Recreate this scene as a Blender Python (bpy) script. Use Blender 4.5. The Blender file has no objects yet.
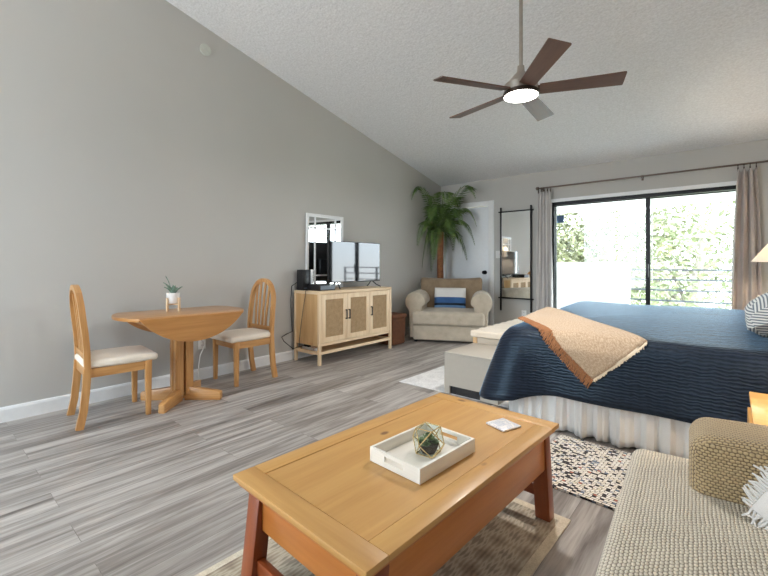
import bpy, bmesh, math, random
from mathutils import Vector, Matrix, Euler
random.seed(7)
R = math.radians
sc = bpy.context.scene
COL = sc.collection

# ---------------------------------------------------------------- materials
class NT:
    def __init__(s, name):
        s.m = bpy.data.materials.new(name); s.m.use_nodes = True
        s.t = s.m.node_tree; s.n = s.t.nodes; s.l = s.t.links
        s.b = s.n['Principled BSDF']; s.out = s.n['Material Output']
    def node(s, typ, **kw):
        n = s.n.new(typ)
        for k, v in kw.items():
            if k.startswith('i_'):
                n.inputs[k[2:].replace('_', ' ')].default_value = v
            else:
                setattr(n, k, v)
        return n
    def link(s, a, b): s.l.new(a, b)
    def coord(s, kind='UV', scale=(1, 1, 1), rot=(0, 0, 0), loc=(0, 0, 0)):
        c = s.node('ShaderNodeTexCoord'); mp = s.node('ShaderNodeMapping')
        mp.inputs['Scale'].default_value = scale; mp.inputs['Rotation'].default_value = rot; mp.inputs['Location'].default_value = loc
        s.link(c.outputs[kind], mp.inputs['Vector']); return mp.outputs['Vector']
    def noise(s, vec, scale, detail=3, rough=.5, dist=0):
        n = s.node('ShaderNodeTexNoise'); s.link(vec, n.inputs['Vector'])
        n.inputs['Scale'].default_value = scale; n.inputs['Detail'].default_value = detail
        n.inputs['Roughness'].default_value = rough; n.inputs['Distortion'].default_value = dist
        return n.outputs['Fac']
    def ramp(s, fac, stops, interp='LINEAR'):
        r = s.node('ShaderNodeValToRGB'); r.color_ramp.interpolation = interp
        e = r.color_ramp.elements
        while len(e) > 1: e.remove(e[-1])
        e[0].position = stops[0][0]; e[0].color = (*stops[0][1], 1)
        for p, c in stops[1:]:
            x = e.new(p); x.color = (*c, 1)
        s.link(fac, r.inputs['Fac']); return r.outputs['Color']
    def math(s, op, a, b=None, c=None):
        n = s.node('ShaderNodeMath', operation=op)
        for i, v in enumerate((a, b, c)):
            if v is None: continue
            if isinstance(v, (int, float)): n.inputs[i].default_value = v
            else: s.link(v, n.inputs[i])
        return n.outputs[0]
    def mix(s, fac, a, b, mode='MIX'):
        n = s.node('ShaderNodeMix', data_type='RGBA', blend_type=mode)
        for i, v in ((0, fac), (6, a), (7, b)):
            if isinstance(v, (int, float)): n.inputs[i].default_value = v
            elif isinstance(v, tuple): n.inputs[i].default_value = (*v, 1)
            else: s.link(v, n.inputs[i])
        return n.outputs[2]
    def bump(s, h, strength=.3, dist=.01):
        b = s.node('ShaderNodeBump'); b.inputs['Strength'].default_value = strength; b.inputs['Distance'].default_value = dist
        s.link(h, b.inputs['Height']); s.link(b.outputs['Normal'], s.b.inputs['Normal'])
    def base(s, c):
        if isinstance(c, tuple): s.b.inputs['Base Color'].default_value = (*c, 1)
        else: s.link(c, s.b.inputs['Base Color'])
    def set(s, **kw):
        for k, v in kw.items(): s.b.inputs[k.replace('_', ' ')].default_value = v

def srgb(r, g, b):
    f = lambda v: (v / 255 / 12.92) if v / 255 <= .04045 else ((v / 255 + .055) / 1.055) ** 2.4
    return (f(r), f(g), f(b))
def mul(c, k): return tuple(min(1, v * k) for v in c)

def plain(name, c, rough=.5, metal=0, var=.06, scale=30, **kw):
    t = NT(name); v = t.coord('Object'); n = t.noise(v, scale)
    t.base(t.ramp(n, [(.3, mul(c, 1 - var)), (.7, mul(c, 1 + var))])); t.set(Roughness=rough, Metallic=metal, **kw); return t.m

def wood(name, dark, light, rough=.35, gs=26, ls=2.2, knots=False, kcol=(.12, .05, .02), coat=.0, grain=1.0):
    t = NT(name); v = t.coord('UV', (ls, gs, 1))
    n1 = t.noise(v, 1.0, 4, .55, .6)
    v2 = t.coord('UV', (ls * 3, gs * 6, 1)); n2 = t.noise(v2, 1.0, 2)
    f = t.math('ADD', t.math('MULTIPLY', n1, .75), t.math('MULTIPLY', n2, .25))
    col = t.ramp(f, [(.5 - .22 / max(grain, .1), dark), (.5 + .2 / max(grain, .1), light)])
    if knots:
        vo = t.node('ShaderNodeTexVoronoi'); t.link(t.coord('UV', (5.0, 8.5, 1)), vo.inputs['Vector']); vo.inputs['Scale'].default_value = 1
        k = t.ramp(vo.outputs['Distance'], [(.07, (1, 1, 1)), (.13, (0, 0, 0))])
        sc_ = t.node('ShaderNodeSeparateColor'); t.link(vo.outputs['Color'], sc_.inputs['Color']); wn = t.math('GREATER_THAN', sc_.outputs[0], .55)
        k2 = t.math('MULTIPLY', k, wn)
        col = t.mix(t.math('MULTIPLY', k2, .85), col, kcol)
    t.base(col); t.set(Roughness=rough, Coat_Weight=coat, Coat_Roughness=.15); t.bump(f, .08, .004); return t.m

def fabric(name, c1, c2, scale=220, rough=.9, bump=.3, big=4):
    t = NT(name); v = t.coord('UV', (1, 1, 1))
    n = t.noise(v, scale, 2); b = t.noise(v, big, 3)
    f = t.math('ADD', t.math('MULTIPLY', n, .5), t.math('MULTIPLY', b, .5))
    t.base(t.ramp(f, [(.38, c1), (.62, c2)])); t.set(Roughness=rough, Sheen_Weight=.2); t.bump(n, bump, .003); return t.m

M = {}
def wall_mat(name, c):
    t = NT(name); v = t.coord('Object'); n = t.noise(v, 120, 3); b = t.noise(v, 1.2, 2)
    t.base(t.ramp(b, [(.3, mul(c, .975)), (.7, mul(c, 1.025))])); t.set(Roughness=.7, Specular_IOR_Level=.3); t.bump(n, .06, .003); return t.m
M['wall'] = wall_mat('wall_paint_greige', (.50, .492, .472))
M['trim'] = plain('white_trim_paint', (.80, .81, .82), .4, var=.02)
M['door'] = plain('white_door_paint', (.76, .79, .83), .4, var=.02)
def ceil_mat():
    t = NT('ceiling_texture'); v = t.coord('Object'); n = t.noise(v, 55, 4, .6); n2 = t.noise(v, 24, 2)
    t.base(t.ramp(n, [(.35, (.69, .70, .72)), (.65, (.80, .815, .84))])); t.set(Roughness=.9, Specular_IOR_Level=.1)
    t.bump(t.math('ADD', n, n2), .55, .012); return t.m
M['ceiling'] = ceil_mat()
def floor_mat():
    t = NT('floor_vinyl_planks'); v = t.coord('Object', (1, 1, 1), (0, 0, R(90)))
    br = t.node('ShaderNodeTexBrick'); t.link(v, br.inputs['Vector'])
    br.offset = .37; br.offset_frequency = 2
    br.inputs['Color1'].default_value = (.15, .15, .15, 1); br.inputs['Color2'].default_value = (.85, .85, .85, 1); br.inputs['Mortar'].default_value = (0.1, 0.1, 0.1, 1)
    br.inputs['Scale'].default_value = 1; br.inputs['Mortar Size'].default_value = .0012; br.inputs['Brick Width'].default_value = 1.22; br.inputs['Row Height'].default_value = .178
    # plank id shifts the grain
    sep = t.node('ShaderNodeSeparateColor'); t.link(br.outputs['Color'], sep.inputs['Color']); pid = sep.outputs[0]
    cb = t.node('ShaderNodeCombineXYZ'); t.link(t.math('MULTIPLY', pid, 13.0), cb.inputs[0]); t.link(t.math('MULTIPLY', pid, 7.0), cb.inputs[2])
    va = t.node('ShaderNodeVectorMath', operation='ADD'); t.link(v, va.inputs[0]); t.link(cb.outputs[0], va.inputs[1])
    def st(sx, sy):
        m = t.node('ShaderNodeMapping'); m.inputs['Scale'].default_value = (sx, sy, 1); t.link(va.outputs[0], m.inputs['Vector']); return m.outputs[0]
    g1 = t.noise(st(1.1, 15), 1, 5, .6, .9); g2 = t.noise(st(4, 75), 1, 3, .6); g3 = t.noise(st(.7, 4.5), 1, 3, .5, .4)
    f = t.math('ADD', t.math('MULTIPLY', g1, .58), t.math('ADD', t.math('MULTIPLY', g2, .20), t.math('MULTIPLY', g3, .22)))
    f = t.math('ADD', f, t.math('MULTIPLY', t.math('SUBTRACT', pid, .5), .07))
    col = t.ramp(f, [(.34, srgb(98, 91, 86)), (.45, srgb(138, 131, 126)), (.53, srgb(166, 160, 155)), (.64, srgb(196, 191, 186))])
    col = t.mix(t.math('MULTIPLY', br.outputs['Fac'], .3), col, srgb(90, 85, 82))
    t.base(col); t.set(Roughness=.38, Specular_IOR_Level=.45); t.bump(t.math('SUBTRACT', f, t.math('MULTIPLY', br.outputs['Fac'], .4)), .12, .004); return t.m
M['floor'] = floor_mat()
M['oak'] = wood('honey_oak', srgb(166, 112, 60), srgb(212, 162, 104), .32, 24, 2, coat=.2)
M['oaktop'] = wood('honey_oak_top', srgb(170, 114, 60), srgb(206, 152, 92), .3, 16, 1.5, coat=.3)
M['pine'] = wood('knotty_pine', srgb(186, 136, 74), srgb(208, 162, 98), .42, 15, 1.4, knots=True, kcol=(.14, .05, .02), coat=.08)
M['pineapron'] = wood('pine_apron', srgb(176, 104, 44), srgb(200, 128, 62), .35, 15, 1.4, knots=True, kcol=(.14, .04, .015), coat=.2)
M['pineleg'] = wood('pine_leg_shaded', srgb(118, 54, 26), srgb(150, 76, 36), .35, 18, 2, coat=.2)  # pine with the shadow under the table top put into its colour
M['lightwood'] = wood('pale_ash_wood', srgb(222, 190, 150), srgb(240, 216, 182), .45, 22, 1.8)
M['cabside'] = wood('cabinet_side_veneer', srgb(196, 146, 92), srgb(236, 200, 148), .45, 9, 1.2)
M['nightwood'] = wood('bedside_wood', srgb(214, 158, 84), srgb(238, 190, 118), .4, 16, 1.6, coat=.2)
M['blade'] = wood('walnut_fan_blade', srgb(78, 56, 48), srgb(112, 84, 72), .35, 30, 2, coat=.3)
M['trunk'] = wood('palm_bark', srgb(110, 68, 42), srgb(160, 108, 72), .9, 8, 30)
def rattan(name, c1, c2):
    t = NT(name)
    def wv(ax, sc_):
        w = t.node('ShaderNodeTexWave', wave_type='BANDS', bands_direction=ax, wave_profile='SIN'); w.inputs['Scale'].default_value = sc_
        w.inputs['Distortion'].default_value = .6; t.link(t.coord('UV'), w.inputs['Vector']); return w.outputs['Fac']
    f = t.math('MULTIPLY', wv('X', 42), wv('Y', 42)); n = t.noise(t.coord('UV'), 25, 3)
    col = t.ramp(f, [(.05, c1), (.6, c2)]); col = t.mix(.35, col, t.ramp(n, [(.3, c1), (.7, c2)])); t.base(col); t.set(Roughness=.7); t.bump(f, .5, .004); return t.m
M['rattan'] = rattan('woven_rattan', srgb(150, 120, 84), srgb(198, 168, 128))
M['wicker'] = rattan('dark_wicker', srgb(78, 42, 22), srgb(140, 84, 46))
def quilt_mat():
    t = NT('blue_quilt'); 
    w = t.node('ShaderNodeTexWave', wave_type='BANDS', bands_direction='Y', wave_profile='SIN'); w.inputs['Scale'].default_value = 17; w.inputs['Distortion'].default_value = 5
    w.inputs['Detail'].default_value = 2; w.inputs['Detail Scale'].default_value = 1.2; t.link(t.coord('UV'), w.inputs['Vector'])
    w2 = t.node('ShaderNodeTexWave', wave_type='BANDS', bands_direction='X', wave_profile='SIN'); w2.inputs['Scale'].default_value = 7; w2.inputs['Distortion'].default_value = 3
    t.link(t.coord('UV'), w2.inputs['Vector'])
    n = t.noise(t.coord('UV'), 60, 3)
    ridge = t.noise(t.coord('UV', (5, 62, 1)), 1.0, 3, .6, .5)
    f = t.math('ADD', t.math('MULTIPLY', w.outputs['Fac'], .45), t.math('ADD', t.math('MULTIPLY', w2.outputs['Fac'], .12), t.math('MULTIPLY', n, .2))); f = t.math('ADD', f, t.math('MULTIPLY', ridge, .8))
    t.base(t.ramp(f, [(.35, srgb(14, 16, 22)), (1.0, srgb(36, 43, 58))])); t.set(Roughness=.38, Sheen_Weight=1.0, Sheen_Roughness=.22, Sheen_Tint=(.38, .66, 1, 1), Specular_IOR_Level=.32, Specular_Tint=(.6, .84, 1, 1)); t.bump(f, .34, .009); return t.m
M['quilt'] = quilt_mat()
M['white_fabric'] = fabric('white_cotton', srgb(212, 208, 204), srgb(226, 222, 218), 300, bump=.1)
M['skirt'] = fabric('bed_skirt_cotton', srgb(222, 220, 217), srgb(236, 234, 231), 300, bump=.08)
M['cream'] = fabric('cream_upholstery', srgb(214, 200, 182), srgb(230, 218, 200), 260, bump=.15)
M['dseat'] = fabric('cream_dining_seat', srgb(222, 210, 194), srgb(236, 226, 212), 260, bump=.12)
M['armchair'] = fabric('taupe_microfibre', srgb(176, 164, 146), srgb(200, 188, 170), 160, bump=.1, big=9)
M['armchairback'] = fabric('taupe_back_microfibre', srgb(128, 108, 86), srgb(150, 130, 106), 160, bump=.1, big=9)
M['curtain'] = fabric('grey_linen_curtain', srgb(196, 192, 190), srgb(210, 206, 204), 260, bump=.1)
M['curtain2'] = fabric('taupe_linen_curtain', srgb(172, 162, 156), srgb(188, 178, 172), 260, bump=.1)
M['throwf'] = fabric('tan_throw', srgb(158, 130, 102), srgb(202, 180, 154), 130, bump=.5, big=60)
M['fringe'] = fabric('rust_fringe', srgb(138, 88, 52), srgb(174, 120, 78), 200)
M['fringe2'] = fabric('cream_fringe', srgb(222, 204, 176), srgb(236, 222, 200), 200)
M['blue'] = fabric('blue_cotton', srgb(44, 82, 132), srgb(62, 104, 156), 200)
M['bluelight'] = fabric('blue_band_pale', srgb(96, 138, 186), srgb(120, 158, 200), 200)
def chenille(name, c1, c2, su=34, sv=62):
    # rows of small rounded knots, every second row shifted by half a knot
    t = NT(name)
    uv = t.coord('UV'); nz = t.node('ShaderNodeTexNoise'); nz.inputs['Scale'].default_value = 30; t.link(uv, nz.inputs['Vector'])
    vm = t.node('ShaderNodeVectorMath', operation='MULTIPLY_ADD'); t.link(nz.outputs['Color'], vm.inputs[0]); vm.inputs[1].default_value = (.008, .008, 0); t.link(uv, vm.inputs[2])
    sx = t.node('ShaderNodeSeparateXYZ'); t.link(vm.outputs[0], sx.inputs[0])
    v = t.math('MULTIPLY', sx.outputs[1], sv); row = t.math('FLOOR', v); par = t.math('MULTIPLY', t.math('FRACT', t.math('MULTIPLY', row, .5)), 1.0)
    u = t.math('FRACT', t.math('ADD', t.math('MULTIPLY', sx.outputs[0], su), par)); w = t.math('FRACT', v)
    pu = t.math('POWER', t.math('ABSOLUTE', t.math('MULTIPLY_ADD', u, 2.0, -1.0)), 2.5); pw = t.math('POWER', t.math('ABSOLUTE', t.math('MULTIPLY_ADD', w, 2.0, -1.0)), 2.5)
    h = t.math('MAXIMUM', t.math('SUBTRACT', 1.0, t.math('ADD', pu, pw)), 0.0)
    n = t.noise(uv, 160, 3); big = t.noise(uv, 11, 2)
    f = t.math('ADD', t.math('MULTIPLY', h, .62), t.math('ADD', t.math('MULTIPLY', n, .32), t.math('MULTIPLY', big, .2)))
    t.base(t.ramp(f, [(.18, c1), (.62, c2)])); t.set(Roughness=.9, Sheen_Weight=.2); t.bump(h, .55, .006); return t.m
M['sofa'] = chenille('beige_chenille', srgb(112, 98, 78), srgb(218, 207, 188), 78, 118)
M['sofaarm'] = chenille('tan_chenille', srgb(80, 58, 36), srgb(186, 162, 122), 84, 120)
def ragrug():
    t = NT('rag_rug_weave')
    br = t.node('ShaderNodeTexBrick'); t.link(t.coord('UV'), br.inputs['Vector']); br.inputs['Scale'].default_value = 1
    br.inputs['Brick Width'].default_value = .034; br.inputs['Row Height'].default_value = .016; br.inputs['Mortar Size'].default_value = .0022; br.inputs['Mortar Smooth'].default_value = .3
    v = t.node('ShaderNodeTexWhiteNoise', noise_dimensions='2D')
    sn = t.node('ShaderNodeVectorMath', operation='SNAP'); sn.inputs[1].default_value = (.017, .016, 1); t.link(t.coord('UV'), sn.inputs[0]); t.link(sn.outputs[0], v.inputs['Vector'])
    col = t.ramp(v.outputs['Value'], [(0, srgb(38, 36, 44)), (.17, srgb(234, 228, 216)), (.45, srgb(246, 242, 234)), (.66, srgb(190, 192, 196)), (.72, srgb(232, 224, 210)), (.82, srgb(110, 126, 146)), (.85, srgb(238, 230, 214)), (.93, srgb(180, 110, 92)), (.945, srgb(222, 214, 188)), (.97, srgb(50, 44, 50))], 'CONSTANT')
    col = t.mix(br.outputs['Fac'], col, srgb(92, 86, 82)); t.base(col); t.set(Roughness=.95); t.bump(t.math('SUBTRACT', 1.0, br.outputs['Fac']), .7, .006); return t.m
M['ragrug'] = ragrug()
def vintage():
    t = NT('faded_rug_pattern')
    n = t.noise(t.coord('UV'), 5, 5, .6); n2 = t.noise(t.coord('UV'), 60, 3)
    vo = t.node('ShaderNodeTexVoronoi', distance='MANHATTAN'); t.link(t.coord('UV', (9, 9, 1)), vo.inputs['Vector']); vo.inputs['Scale'].default_value = 1; vo.inputs['Randomness'].default_value = .15
    w = t.node('ShaderNodeTexWave', wave_type='RINGS'); w.inputs['Scale'].default_value = 6; w.inputs['Distortion'].default_value = 3; t.link(t.coord('UV', (3, 3, 1)), w.inputs['Vector'])
    f = t.math('ADD', t.math('MULTIPLY', vo.outputs['Distance'], .45), t.math('ADD', t.math('MULTIPLY', n, .45), t.math('MULTIPLY', w.outputs['Fac'], .14)))
    col = t.ramp(f, [(.28, srgb(108, 92, 78)), (.46, srgb(152, 139, 120)), (.60, srgb(188, 178, 158)), (.72, srgb(130, 120, 106))])
    t.base(t.mix(t.math('MULTIPLY', n2, .3), col, srgb(205, 196, 180))); t.set(Roughness=.95); t.bump(n2, .3, .003); return t.m
M['vintage'] = vintage()
M['rugborder'] = fabric('rug_border_beige', srgb(190, 178, 156), srgb(214, 204, 184), 150, big=40)
M['whiterug'] = fabric('pale_rug_pile', srgb(206, 204, 202), srgb(232, 230, 228), 60, bump=.6, big=12)
M['stripe'] = (lambda: None)()
def stripemat():
    t = NT('striped_pillow_fabric'); w = t.node('ShaderNodeTexWave', wave_type='BANDS', bands_direction='Y'); w.inputs['Scale'].default_value = 22; w.inputs['Distortion'].default_value = .3
    t.link(t.coord('UV'), w.inputs['Vector']); t.base(t.ramp(w.outputs['Fac'], [(.35, srgb(96, 106, 116)), (.6, srgb(192, 196, 196))])); t.set(Roughness=.9); t.bump(w.outputs['Fac'], .5, .008); return t.m
M['stripe'] = stripemat()
M['greybox'] = plain('grey_greige_laminate', srgb(178, 170, 158), .5, var=.02)
M['black'] = plain('black_plastic', (.012, .012, .014), .35)
M['blackmetal'] = plain('black_metal', (.012, .012, .013), .4, .6)
M['bronze'] = plain('dark_bronze_metal', (.07, .05, .04), .35, .8)
M['nickel'] = plain('brushed_nickel', (.42, .38, .34), .3, 1.0)
M['brass'] = plain('brass_edge', (.72, .55, .28), .25, 1.0)
M['rod'] = plain('curtain_rod_metal', (.17, .13, .11), .35, .8)
M['whiteplastic'] = plain('white_plastic', (.82, .82, .80), .4, var=.02)
M['ceramic'] = plain('white_ceramic', (.85, .85, .85), .25, var=.02)
M['tray'] = wood('whitewashed_wood', srgb(226, 220, 210), srgb(242, 238, 230), .55, 24, 2)
M['screen'] = plain('tv_screen_glass', (.006, .007, .008), .04, var=0, IOR=1.72)
M['recface'] = plain('receiver_front_grey', (.10, .13, .17), .3)
def mirror():
    t = NT('mirror_glass'); t.base((.86, .88, .88)); t.set(Metallic=1.0, Roughness=.015); return t.m
M['mirror'] = mirror()
def glass(name, tint=(1, 1, 1), gl=.08):
    t = NT(name); t.n.remove(t.b)
    tr = t.node('ShaderNodeBsdfTransparent'); tr.inputs['Color'].default_value = (*tint, 1)
    g = t.node('ShaderNodeBsdfGlossy'); g.inputs['Roughness'].default_value = .01
    lw = t.node('ShaderNodeLayerWeight'); lw.inputs['Blend'].default_value = .5
    fr = t.math('ADD', t.math('MULTIPLY', t.math('POWER', lw.outputs['Facing'], 5), .6), .04)
    mx = t.node('ShaderNodeMixShader'); t.link(fr, mx.inputs['Fac']); t.link(tr.outputs[0], mx.inputs[1]); t.link(g.outputs[0], mx.inputs[2]); t.link(mx.outputs[0], t.out.inputs['Surface']); return t.m
M['glass'] = glass('window_glass', (.97, .985, .98))
M['terrglass'] = glass('terrarium_glass', (.93, .97, .95))
def emit(name, c, s_):
    t = NT(name); t.base(c); t.set(Emission_Color=(*c, 1), Emission_Strength=s_, Roughness=.4); return t.m
M['lens'] = emit('frosted_light_lens', (1, .96, .9), 9)
def shade_mat():
    t = NT('lamp_shade_linen'); t.n.remove(t.b)
    d = t.node('ShaderNodeBsdfDiffuse'); d.inputs['Color'].default_value = (.88, .87, .84, 1); tl = t.node('ShaderNodeBsdfTranslucent'); tl.inputs['Color'].default_value = (.8, .7, .55, 1)
    mx = t.node('ShaderNodeMixShader'); mx.inputs['Fac'].default_value = .25; t.link(d.outputs[0], mx.inputs[1]); t.link(tl.outputs[0], mx.inputs[2]); t.link(mx.outputs[0], t.out.inputs['Surface']); return t.m
M['shade'] = shade_mat()
def leafmat(name, c1, c2, sc_=12):
    t = NT(name); n = t.noise(t.coord('Object'), sc_, 3); t.base(t.ramp(n, [(.35, c1), (.65, c2)])); t.set(Roughness=.5); return t.m
M['palmleaf'] = leafmat('palm_leaf', srgb(58, 86, 38), srgb(106, 132, 66), 9)
M['succ'] = leafmat('succulent_leaf', srgb(64, 84, 52), srgb(140, 158, 112), 60)
M['snake'] = leafmat('blue_green_leaf', srgb(60, 88, 76), srgb(132, 160, 142), 40)
M['treeleaf'] = leafmat('tree_leaf', srgb(96, 104, 74), srgb(140, 148, 112), 3)
M['treeleaf2'] = leafmat('tree_leaf_pale', srgb(88, 92, 64), srgb(132, 134, 98), 3)
M['bark'] = wood('grey_tree_bark', srgb(120, 112, 102), srgb(164, 156, 146), .9, 14, 4)
M['soil'] = plain('potting_soil', (.05, .035, .025), .95)
M['stucco'] = plain('white_stucco', (.84, .85, .85), .85, var=.03)
M['concrete'] = plain('balcony_concrete', (.55, .54, .52), .85)
M['rail'] = plain('grey_rail_paint', (.15, .17, .20), .5)
M['lawn'] = plain('lawn_green', srgb(190, 196, 170), .95, var=.15, scale=2)
M['sticker'] = plain('blue_sticker', srgb(52, 84, 120), .5)
M['marble'] = (lambda: None)()
def marble():
    t = NT('marble_coaster_top'); n = t.noise(t.coord('UV'), 22, 5, .6, 1.5); t.base(t.ramp(n, [(.38, srgb(246, 240, 236)), (.5, srgb(200, 202, 212)), (.56, srgb(248, 242, 238))])); t.set(Roughness=.3); return t.m
M['marble'] = marble()

# ---------------------------------------------------------------- mesh builder
class MB:
    def __init__(s):
        s.bm = bmesh.new(); s.uvf = {}
    def _merge(s, tmp, mat=None):
        if mat is not None: bmesh.ops.transform(tmp, matrix=mat, verts=tmp.verts)
        me = bpy.data.meshes.new('tmp'); tmp.to_mesh(me); tmp.free(); s.bm.from_mesh(me); bpy.data.meshes.remove(me); return s
    def box(s, x0, x1, y0, y1, z0, z1, bev=0, seg=2, mat=None):
        t = bmesh.new(); bmesh.ops.create_cube(t, size=1)
        for v in t.verts:
            v.co = Vector((x0 if v.co.x < 0 else x1, y0 if v.co.y < 0 else y1, z0 if v.co.z < 0 else z1))
        if bev > 0: bmesh.ops.bevel(t, geom=t.edges[:], offset=bev, segments=seg, profile=.5, affect='EDGES')
        return s._merge(t, mat)
    def prism(s, poly, d0, d1, plane='xy', bev=0, mat=None):
        t = bmesh.new()
        def P(a, b, d): return {'xy': (a, b, d), 'xz': (a, d, b), 'yz': (d, a, b)}[plane]
        lo = [t.verts.new(P(a, b, d0)) for a, b in poly]; hi = [t.verts.new(P(a, b, d1)) for a, b in poly]
        t.faces.new(lo[::-1]); t.faces.new(hi); n = len(poly)
        for i in range(n): t.faces.new((lo[i], lo[(i + 1) % n], hi[(i + 1) % n], hi[i]))
        bmesh.ops.recalc_face_normals(t, faces=t.faces[:])
        if bev > 0: 
            es = [e for e in t.edges if (e.verts[0] in lo and e.verts[1] in lo) or (e.verts[0] in hi and e.verts[1] in hi)]
            bmesh.ops.bevel(t, geom=es, offset=bev, segments=2, profile=.5, affect='EDGES')
        return s._merge(t, mat)
    def hexa(s, b4, t4, bev=0):
        t = bmesh.new(); lo = [t.verts.new(p) for p in b4]; hi = [t.verts.new(p) for p in t4]
        t.faces.new(lo[::-1]); t.faces.new(hi)
        for i in range(4): t.faces.new((lo[i], lo[(i + 1) % 4], hi[(i + 1) % 4], hi[i]))
        bmesh.ops.recalc_face_normals(t, faces=t.faces[:])
        if bev > 0: bmesh.ops.bevel(t, geom=t.edges[:], offset=bev, segments=2, profile=.5, affect='EDGES')
        return s._merge(t)
    def cyl(s, p0, p1, r0, r1=None, seg=20): return s.tube([p0, p1], [r0, r0 if r1 is None else r1], seg)
    def tube(s, pts, r, seg=10, flat=None, closed=False, up=None):
        """swept section; flat=(w,h) sweeps a rectangle w along 'up' side"""
        pts = [Vector(p) for p in pts]; n = len(pts); rs = r if isinstance(r, (list, tuple)) else [r] * n
        bm = s.bm; rings = []; ref = Vector(up) if up else None; prevn = None
        for i, p in enumerate(pts):
            if closed: d = pts[(i + 1) % n] - pts[i - 1]
            else: d = pts[min(i + 1, n - 1)] - pts[max(i - 1, 0)]
            if d.length < 1e-9: d = Vector((0, 0, 1))
            d.normalize()
            if ref is not None: a = ref - d * ref.dot(d)
            elif prevn is not None: a = prevn - d * prevn.dot(d)
            else:
                a = Vector((0, 0, 1)) if abs(d.z) < .9 else Vector((1, 0, 0)); a = a - d * a.dot(d)
            a.normalize(); b = d.cross(a); prevn = a
            if flat:
                w, h = flat; w *= rs[i]; h *= rs[i]
                offs = [a * w + b * h, -a * w + b * h, -a * w - b * h, a * w - b * h]
            else:
                offs = [(a * math.cos(2 * math.pi * k / seg) + b * math.sin(2 * math.pi * k / seg)) * rs[i] for k in range(seg)]
            rings.append([bm.verts.new(p + o) for o in offs])
        m = len(rings[0])
        for i in range(n if closed else n - 1):
            A, B = rings[i], rings[(i + 1) % n]
            for k in range(m): bm.faces.new((A[k], A[(k + 1) % m], B[(k + 1) % m], B[k]))
        if not closed:
            bm.faces.new(rings[0][::-1]); bm.faces.new(rings[-1])
        return s
    def lathe(s, prof, c=(0, 0, 0), seg=28):
        bm = s.bm; c = Vector(c); rings = []
        for r, z in prof:
            if r < 1e-6: rings.append([bm.verts.new(c + Vector((0, 0, z)))])
            else: rings.append([bm.verts.new(c + Vector((r * math.cos(2 * math.pi * k / seg), r * math.sin(2 * math.pi * k / seg), z))) for k in range(seg)])
        for A, B in zip(rings, rings[1:]):
            for k in range(seg):
                k2 = (k + 1) % seg
                if len(A) == 1 and len(B) == 1: continue
                if len(A) == 1: bm.faces.new((A[0], B[k2], B[k]))
                elif len(B) == 1: bm.faces.new((A[k], A[k2], B[0]))
                else: bm.faces.new((A[k], A[k2], B[k2], B[k]))
        return s
    def rbox(s, x0, x1, y0, y1, z0, z1, r, fn=None, k=4, mid=6, mat=None):
        """soft box with rounded edges; fn deforms each point"""
        t = bmesh.new()
        def samples(lo, hi):
            a = [lo + r * (1 - math.tan(math.pi / 4 * (1 - i / k))) for i in range(k)]
            b = [lo + r + (hi - lo - 2 * r) * i / mid for i in range(mid + 1)]
            return a + b + [hi + lo - v for v in a[::-1]]
        S = [samples(x0, x1), samples(y0, y1), samples(z0, z1)]; L = [(x0, x1), (y0, y1), (z0, z1)]
        for ax in range(3):
            u, v = [(1, 2), (2, 0), (0, 1)][ax]
            for side in (0, 1):
                g = []
                for a in S[u]:
                    row = []
                    for b in S[v]:
                        p = [0, 0, 0]; p[ax] = L[ax][side]; p[u] = a; p[v] = b
                        q = [min(max(p[i], L[i][0] + r), L[i][1] - r) for i in range(3)]
                        d = Vector(p) - Vector(q); d = d.normalized() * r if d.length > 1e-9 else d
                        row.append(t.verts.new(Vector(q) + d))
                    g.append(row)
                for i in range(len(g) - 1):
                    for j in range(len(g[0]) - 1):
                        f = (g[i][j], g[i + 1][j], g[i + 1][j + 1], g[i][j + 1])
                        t.faces.new(f if side else f[::-1])
        bmesh.ops.remove_doubles(t, verts=t.verts[:], dist=1e-5)
        if fn:
            for v in t.verts: v.co = Vector(fn(v.co.copy()))
        bmesh.ops.recalc_face_normals(t, faces=t.faces[:])
        return s._merge(t, mat)
    def grid(s, fn, us, vs, closed_u=False, uvfn=None):
        bm = s.bm; lay = bm.loops.layers.uv.verify()
        g = [[bm.verts.new(fn(u, v)) for v in vs] for u in us]; n = len(us)
        for i in range(n if closed_u else n - 1):
            for j in range(len(vs) - 1):
                i2 = (i + 1) % n
                f = bm.faces.new((g[i][j], g[i2][j], g[i2][j + 1], g[i][j + 1]))
                if uvfn:
                    uu = [us[i], us[i2], us[i2], us[i]]; vv = [vs[j], vs[j], vs[j + 1], vs[j + 1]]
                    for lp, a, b in zip(f.loops, uu, vv): lp[lay].uv = uvfn(a, b)
                    f.tag = True
        return s
    def quad(s, a, b, c, d):
        s.bm.faces.new([s.bm.verts.new(p) for p in (a, b, c, d)]); return s
    def tri(s, a, b, c):
        s.bm.faces.new([s.bm.verts.new(p) for p in (a, b, c)]); return s
    def build(s, name, mat, parent=None, loc=(0, 0, 0), smooth=True, keepuv=False, solid=0, rot=(0, 0, 0)):
        bm = s.bm
        lay = bm.loops.layers.uv.verify()
        if not keepuv and bm.verts:
            ext = [max(v.co[i] for v in bm.verts) - min(v.co[i] for v in bm.verts) for i in range(3)]
            for f in bm.faces:
                f.normal_update(); n = f.normal; ax = max(range(3), key=lambda i: abs(n[i])); o = [i for i in range(3) if i != ax]
                if ext[o[0]] < ext[o[1]]: o = o[::-1]
                for lp in f.loops: lp[lay].uv = (lp.vert.co[o[0]] + ax * 1.37, lp.vert.co[o[1]] + ax * .71)
        me = bpy.data.meshes.new(name); bm.to_mesh(me); bm.free()
        if mat is not None: me.materials.append(M[mat] if isinstance(mat, str) else mat)
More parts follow.
